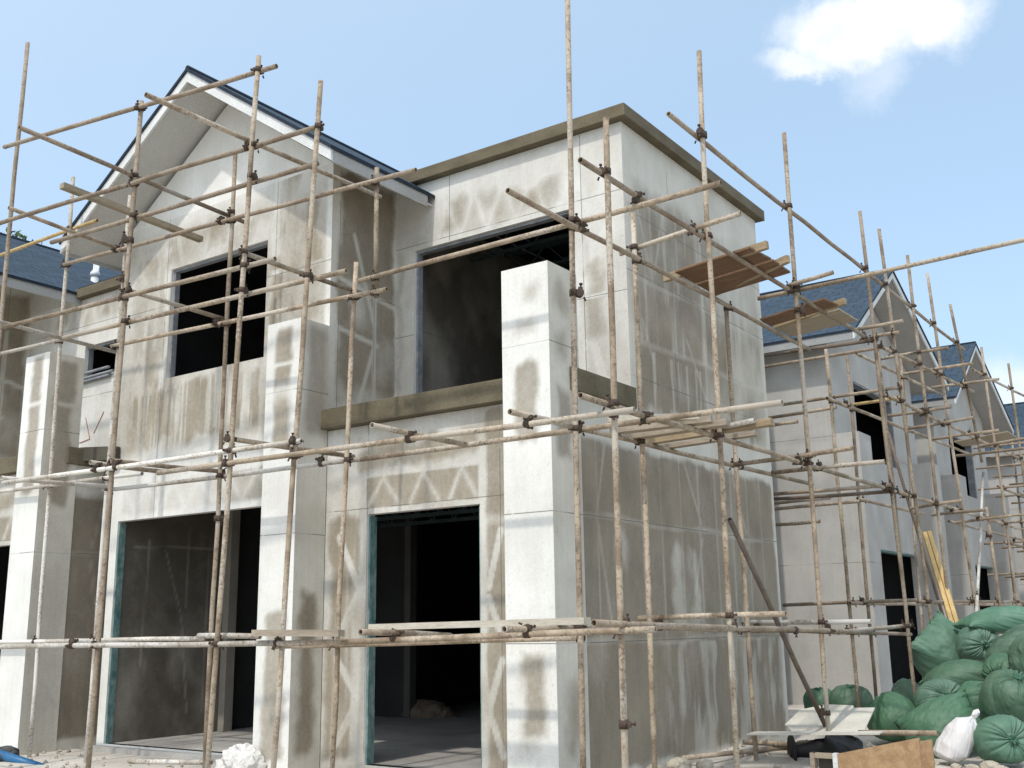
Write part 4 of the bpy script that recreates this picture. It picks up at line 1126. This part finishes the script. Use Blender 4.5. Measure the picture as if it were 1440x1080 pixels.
# black cable reel
rl = empty('cable_reel', (.95, 1.38, .39), 'black reel lying on its side under the thin white sheet', 'reel')
ax = Vector((.82, .57, .0)).normalized(); c0 = Vector((.86, 1.30, .39))
for s_ in (0, .36):
    q = MB(); q.tube([c0 + ax * s_, c0 + ax * (s_ + .02)], .155, 28); q.tube([c0 + ax * (s_ - .012), c0 + ax * (s_ + .032)], .05, 16); q.build('flange', M['black'], rl)
q = MB(); q.tube([c0 + ax * .03, c0 + ax * .08, c0 + ax * .16, c0 + ax * .25, c0 + ax * .35], [.07, .062, .085, .115, .12], 22)
q.build('core', M['black'], rl)
stone((1.33, 1.42, .43), .17, 'black', 'black_rag', 'crumpled black rag heap right of the reel, behind the formwork box', 61, 'rag', None, (1.7, .9, .75))
# pale lumber leaning on the scaffold
for k, (dx_, lab) in enumerate(((0, 'left'), (.068, 'right'))):
    d = Vector((.40, -.55, -1.40)); a = Vector((.90 + dx_ * .8, 6.78 + dx_ * .5, 2.80 + .01 * k)); b = a + d * 1.62
    q = MB(); q.beam(a, b, .055, .05, up=(-.5, .8, .1)); o = q.build('pine_plank', M['pine'], None, origin=(a + b) / 2)
    tag(o, lab + ' one of the two yellow pine planks leaning behind the sacks', 'plank', 'yellow planks leaning on the scaffold')
q = MB(); q.tube([(2.0, 5.3, 1.72), (2.1, 5.15, 1.25)], .03, 10); o = q.build('plastic_pipe', M['pvc'], None, origin=(2.05, 5.2, 1.5)); tag(o, 'short white plastic pipe poking up behind the topmost sack', 'pipe')
stone((-3.52, -1.62, .30), .21, 'plaster', 'plaster_heap', 'rough white plaster rubble heap before the middle pilaster', 5, 'heap', None, (1.3, 1, .95), .75)
stone((-6.75, -2.15, .30), .16, 'rock', 'dark_rock', 'dark jagged rock above the blue tube at the bottom left corner', 8, 'rock')
for k, (x, y, z, r) in enumerate(((.25, .15, .34, .10), (.42, .32, .34, .085), (.12, -.05, .33, .07))):
    stone((x, y, z), r, 'stone', 'rubble_stone', ('pale rubble lump, biggest at the foot of the stained wall', 'pale rubble lump right of the biggest one at the wall foot', 'smallest pale rubble lump at the wall foot')[k], 20 + k, 'stone', 'rubble stones', (1.2, 1, .8))
for k, (x, y, z, r) in enumerate(((2.50, 1.95, .27, .09), (2.35, 1.9, .26, .06), (2.6, 1.85, .26, .07), (2.2, 1.95, .26, .05))):
    stone((x, y, z), r, 'stone', 'rubble_stone', ('largest sandy stone below the star pleated sack', 'flat sandy stone left of the largest below the sacks', 'sandy stone right of the largest below the sacks', 'small sandy stone under the white sack')[k], 30 + k, 'stone', 'rubble stones', (1.2, 1, .7))
stone((-5.6, 3.6, .36), .32, 'brick_dust', 'rubble_heap', 'dim rubble heap on the floor inside the doorway', 41, 'heap', None, (1.6, 1, .7))
q = MB(); q.tube([(-7.0, -2.28, .375), (-6.05, -2.12, .20)], .05, 12, hollow=True); o = q.build('blue_tube', M['blue'], None, origin=(-6.5, -2.2, .3)); tag(o, 'blue plastic tube at the bottom left corner', 'tube')
# vents on the neighbour's flat roof
vp = MB(); vp.tube([(-10.0, .6, 6.75), (-10.0, .6, 7.18)], .06, 14); vp.tube([(-10.0, .6, 7.18), (-10.0, .6, 7.24), (-10., .6, 7.30)], [.075, .075, .03], 14); vp.build('vent_pipe', M['pvc'], left_house)
for k in range(3):
    vp = MB(); vp.tube([(-10.28 + .055 * k, .75, 6.6), (-10.26 + .055 * k, .75, 7.75)], .02, 8); vp.build('vent_pipe', M['pvc'], left_house)

# --------------------------------------------------------------------- ground
def gz(x, y):
    z = .25 - .25 * ss(-y, 3.5, 6.5) + .05 * (fbm(x * .9 + 50, y * .9 + 50, 7) - .5) * 2
    z += .16 * np.exp(-((x - .8) ** 2 + (y - 1.9) ** 2) / .9) + .72 * np.exp(-((x - 2.0) ** 2 + (y - 4.5) ** 2) / .75) + .2 * np.exp(-((x - .2) ** 2 + (y - 5.2) ** 2) / .6)
    return z
gx = np.concatenate([[-600, -200, -80, -40, -25, -16], np.arange(-12, 5.01, .14), [7, 10, 16, 30, 60, 200, 600]])
gy = np.concatenate([[-600, -200, -80, -40, -20], np.arange(-12, 8.01, .14), [10, 14, 20, 30, 45, 80, 200, 900]])
GX, GY = np.meshgrid(gx, gy); GZ = gz(GX, GY)
me = bpy.data.meshes.new('ground')
nx, ny = len(gx), len(gy)
me.from_pydata(np.stack([GX.ravel(), GY.ravel(), GZ.ravel()], 1).tolist(), [], [(i * nx + k, i * nx + k + 1, (i + 1) * nx + k + 1, (i + 1) * nx + k) for i in range(ny - 1) for k in range(nx - 1)])
me.materials.append(M['ground']); me.polygons.foreach_set('use_smooth', [True] * len(me.polygons))
g = bpy.data.objects.new('ground', me); COL.objects.link(g); tag(g, kind='structure')

# loose gravel and mortar crumbs
rn = np.random.RandomState(4); gv = []; gf = []
for k in range(1500):
    x = rn.uniform(-7.2, 3.4); y = rn.uniform(-3.6, 3.2)
    if -6.75 < x < .06 and y > -1.55: continue
    s_ = rn.uniform(.008, .035) * (1.6 if rn.rand() < .08 else 1); c_ = np.array([x, y, float(gz(x, y)) + s_ * .3]); i = len(gv)
    for d in ((1, 0, 0), (-1, 0, 0), (0, 1, 0), (0, -1, 0), (0, 0, 1), (0, 0, -1)): gv.append(tuple(c_ + np.array(d) * s_ * rn.uniform(.6, 1.2, 3) + rn.uniform(-.25, .25, 3) * s_))
    for q in ((0, 2, 4), (2, 1, 4), (1, 3, 4), (3, 0, 4), (2, 0, 5), (1, 2, 5), (3, 1, 5), (0, 3, 5)): gf.append(tuple(i + k_ for k_ in q))
me = bpy.data.meshes.new('gravel'); me.from_pydata(gv, [], gf); me.materials.append(M['stone'])
o = bpy.data.objects.new('gravel', me); COL.objects.link(o); tag(o, kind='stuff')

# ---------------------------------------------------------------- wooded hills
def hill(name, cx, cy, rx, ry, h, seed):
    u = np.linspace(-1, 1, 50); A, B = np.meshgrid(u, u)
    r = np.hypot(A, B); Z = h * np.clip(1 - r ** 2, 0, 1) ** 1.2 * (.8 + .4 * fbm(A * 3 + 9, B * 3 + 9, seed)) - .5
    me = bpy.data.meshes.new(name)
    me.from_pydata(np.stack([cx + A.ravel() * rx, cy + B.ravel() * ry, Z.ravel()], 1).tolist(), [], [(i * 50 + k, i * 50 + k + 1, i * 50 + 51 + k, i * 50 + 50 + k) for i in range(49) for k in range(49)])
    me.materials.append(M['hill']); me.polygons.foreach_set('use_smooth', [True] * len(me.polygons))
    o = bpy.data.objects.new(name, me); COL.objects.link(o); tag(o, kind='structure')
    # woods reading as one mass
    rn = np.random.RandomState(seed); V = []; F = []
    k = 0
    while k < 700:
        a, b = rn.uniform(-.95, .95, 2)
        if a * a + b * b > .9: continue
        ia, ib = int((a + 1) / 2 * 49), int((b + 1) / 2 * 49)
        z0 = Z[ib, ia]; R = rn.uniform(1.2, 2.4); k += 1
        for q in range(34):
            d = rn.normal(size=3); d /= np.linalg.norm(d); d *= R * rn.uniform(.6, 1.05); d[2] = d[2] * 1.1 + R
            c = np.array([cx + a * rx, cy + b * ry, z0]) + d; s = R * .28
            e1 = rn.normal(size=3); e1 /= np.linalg.norm(e1); e2 = np.cross(e1, rn.normal(size=3)); e2 /= np.linalg.norm(e2)
            i = len(V); V += [tuple(c - e1 * s), tuple(c + e2 * s * .7), tuple(c + e1 * s), tuple(c - e2 * s * .7)]; F.append((i, i + 1, i + 2, i + 3))
    me = bpy.data.meshes.new('woods'); me.from_pydata(V, [], F); me.materials.append(M['leaf'])
    o = bpy.data.objects.new('woods', me); COL.objects.link(o); tag(o, kind='stuff')
hill('hill', -78, 22, 34, 40, 18.5, 3)
hill('hill', -8, 150, 60, 40, 21, 5)
# single trees that stand out on the left hill
def tree(x, y, z, h, seed, label):
    rt = empty('tree', (x, y, z), label, 'tree', 'trees on the left hill')
    t = MB(); t.tube([(x, y, z - .5), (x + .1, y, z + h * .4), (x, y + .1, z + h * .75)], [.25, .16, .06], 8)
    rn = np.random.RandomState(seed)
    for q in range(5):
        an = rn.uniform(0, 6.28); t.tube([(x, y, z + h * (.35 + .08 * q)), (x + math.cos(an) * h * .25, y + math.sin(an) * h * .25, z + h * (.55 + .08 * q))], [.08, .03], 6)
    t.build('trunk', M['bark'], rt)
    V = []; F = []
    cl = [(rn.uniform(-.32, .32) * h, rn.uniform(-.32, .32) * h, rn.uniform(.4, .95) * h, rn.uniform(.13, .22) * h) for _ in range(14)]
    for cxx, cyy, cz, R in cl:
        for q in range(150):
            d = rn.normal(size=3); d *= R * rn.uniform(.3, 1) / np.linalg.norm(d)
            c = np.array([x + cxx, y + cyy, z + cz]) + d; s = .17
            e1 = rn.normal(size=3); e1 /= np.linalg.norm(e1); e2 = np.cross(e1, rn.normal(size=3)); e2 /= np.linalg.norm(e2)
            i = len(V); V += [tuple(c - e1 * s), tuple(c + e2 * s * .6), tuple(c + e1 * s), tuple(c - e2 * s * .6)]; F.append((i, i + 1, i + 2, i + 3))
    me = bpy.data.meshes.new('crown'); o0 = np.array([x, y, z]); me.from_pydata((np.array(V) - o0).tolist(), [], F); me.materials.append(M['leaf'])
    o = bpy.data.objects.new('crown', me); COL.objects.link(o); o.parent = rt
for k, (d, off, h, z) in enumerate(((60, -.2, 4.6, 17.6), (60, 1.0, 4., 17.3), (60, 1.9, 3.6, 17.0))):
    bx = 4.889 - .879 * d + .477 * off * 1.0; by = -9 + .477 * d + .879 * off
    tree(bx, by, z, h, 50 + k, ('green treetop at the far left above the blue roof', 'middle one of the small treetops above the left roof', 'rightmost small treetop peeking over the left roof ridge')[k])

# ------------------------------------------------------------ camera, sun, sky
cam = bpy.data.cameras.new('camera'); co = bpy.data.objects.new('camera', cam); COL.objects.link(co)
yaw, pitch, roll = .611064659, .222211629, -.0148446685
f = Vector((-math.sin(yaw) * math.cos(pitch), math.cos(yaw) * math.cos(pitch), math.sin(pitch)))
r = Vector((math.cos(yaw), math.sin(yaw), 0)); u = r.cross(f)
r2 = r * math.cos(roll) + u * math.sin(roll); u2 = -r * math.sin(roll) + u * math.cos(roll)
mw = Matrix((r2, u2, -f)).transposed().to_4x4(); mw.translation = (4.889, -9.0, 1.6)
co.matrix_world = mw
cam.sensor_width = 36; cam.lens = 36 * 1505.59 / 1440; cam.clip_end = 3000
sc.camera = co
SD = Vector((-.09, 1., -1.45)).normalized()       # direction the sunlight travels
sl = bpy.data.lights.new('sun', 'SUN'); so_ = bpy.data.objects.new('sun', sl); COL.objects.link(so_)
so_.rotation_euler = SD.to_track_quat('-Z', 'Y').to_euler(); so_.location = (5, -10, 20)
sl.energy = SUN; sl.angle = math.radians(1.6); sl.color = (1., .95, .87)
w = bpy.data.worlds.new('World'); sc.world = w; w.use_nodes = True
nt = w.node_tree; n = N(nt); bg = nt.nodes['Background']
sky = nt.nodes.new('ShaderNodeTexSky'); sky.sky_type = 'NISHITA'; sky.sun_disc = False
el = math.asin(-SD.z); az = math.atan2(-SD.x, -SD.y)   # from +Y clockwise
sky.sun_elevation = el; sky.sun_rotation = az
sky.air_density = AIR; sky.dust_density = DUST; sky.ozone_density = OZONE
d = coords(nt, 'Generated')
dn = n.node('ShaderNodeVectorMath', {0: d}, operation='NORMALIZE').outputs[0]
wob = n.node('ShaderNodeVectorMath', {0: n.node('ShaderNodeTexNoise', {'Vector': dn, 'Scale': 20., 'Detail': 8., 'Roughness': .62}).outputs['Color'], 1: (.5, .5, .5)}, operation='SUBTRACT').outputs[0]
wob = n.node('ShaderNodeVectorMath', {0: wob, 'Scale': .06}, operation='SCALE').outputs[0]
dw = n.node('ShaderNodeVectorMath', {0: dn, 1: wob}, operation='ADD').outputs[0]
RR = Vector(r2)
m_ = None
for px, py, rx, ry, a in CLOUDS:
    c = (f * 1505.59 + r2 * (px - 720) - u2 * (py - 540)).normalized()
    e1 = (r2 - c * r2.dot(c)).normalized(); e2 = e1.cross(c).normalized()
    qx = n.math('DIVIDE', n.math('SUBTRACT', n.node('ShaderNodeVectorMath', {0: dw, 1: tuple(e1)}, operation='DOT_PRODUCT').outputs['Value'], 0.), rx / 1505.59)
    qy = n.math('DIVIDE', n.node('ShaderNodeVectorMath', {0: dw, 1: tuple(e2)}, operation='DOT_PRODUCT').outputs['Value'], ry / 1505.59)
    fr = n.math('GREATER_THAN', n.node('ShaderNodeVectorMath', {0: dn, 1: tuple(c)}, operation='DOT_PRODUCT').outputs['Value'], .5)
    rr = n.math('SQRT', n.math('ADD', n.math('MULTIPLY', qx, qx), n.math('MULTIPLY', qy, qy)))
    s_ = n.node('ShaderNodeMapRange', {'Value': rr, 'From Min': 1.25, 'From Max': .45, 'To Min': 0., 'To Max': a}, interpolation_type='SMOOTHSTEP').outputs[0]
    s_ = n.math('MULTIPLY', s_, fr)
    m_ = s_ if m_ is None else n.math('MAXIMUM', m_, s_)
den = n.mapr(n.noise(dn, 22, 6, .62), .25, .6, .55, 1.)
m_ = n.math('MULTIPLY', m_, den)
el_ = n.node('ShaderNodeSeparateXYZ', {0: dn}).outputs[2]
hz_ = n.mapr(el_, 0., .45, HAZE0, HAZE)
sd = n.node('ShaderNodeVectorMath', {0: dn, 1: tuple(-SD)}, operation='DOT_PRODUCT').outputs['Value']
au = n.math('POWER', n.mapr(sd, -.25, 1., 0., 1.), 1.6)      # broad bright haze added on the sun's side of the sky as fill
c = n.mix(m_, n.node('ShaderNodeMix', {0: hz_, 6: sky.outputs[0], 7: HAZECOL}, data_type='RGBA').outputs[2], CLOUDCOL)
c = n.mix(au, c, n.node('ShaderNodeVectorMath', {0: c, 1: AUREOLE_FILL}, operation='ADD').outputs[0])
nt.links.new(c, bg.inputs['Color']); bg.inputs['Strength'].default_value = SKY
sc.view_settings.view_transform = 'Standard'; sc.view_settings.look = 'None'; sc.view_settings.gamma = 1
sc.view_settings.exposure = EXPO
sc.render.film_transparent = False
sc.cycles.use_adaptive_sampling = True; sc.cycles.max_bounces = 8; sc.cycles.use_denoising = True
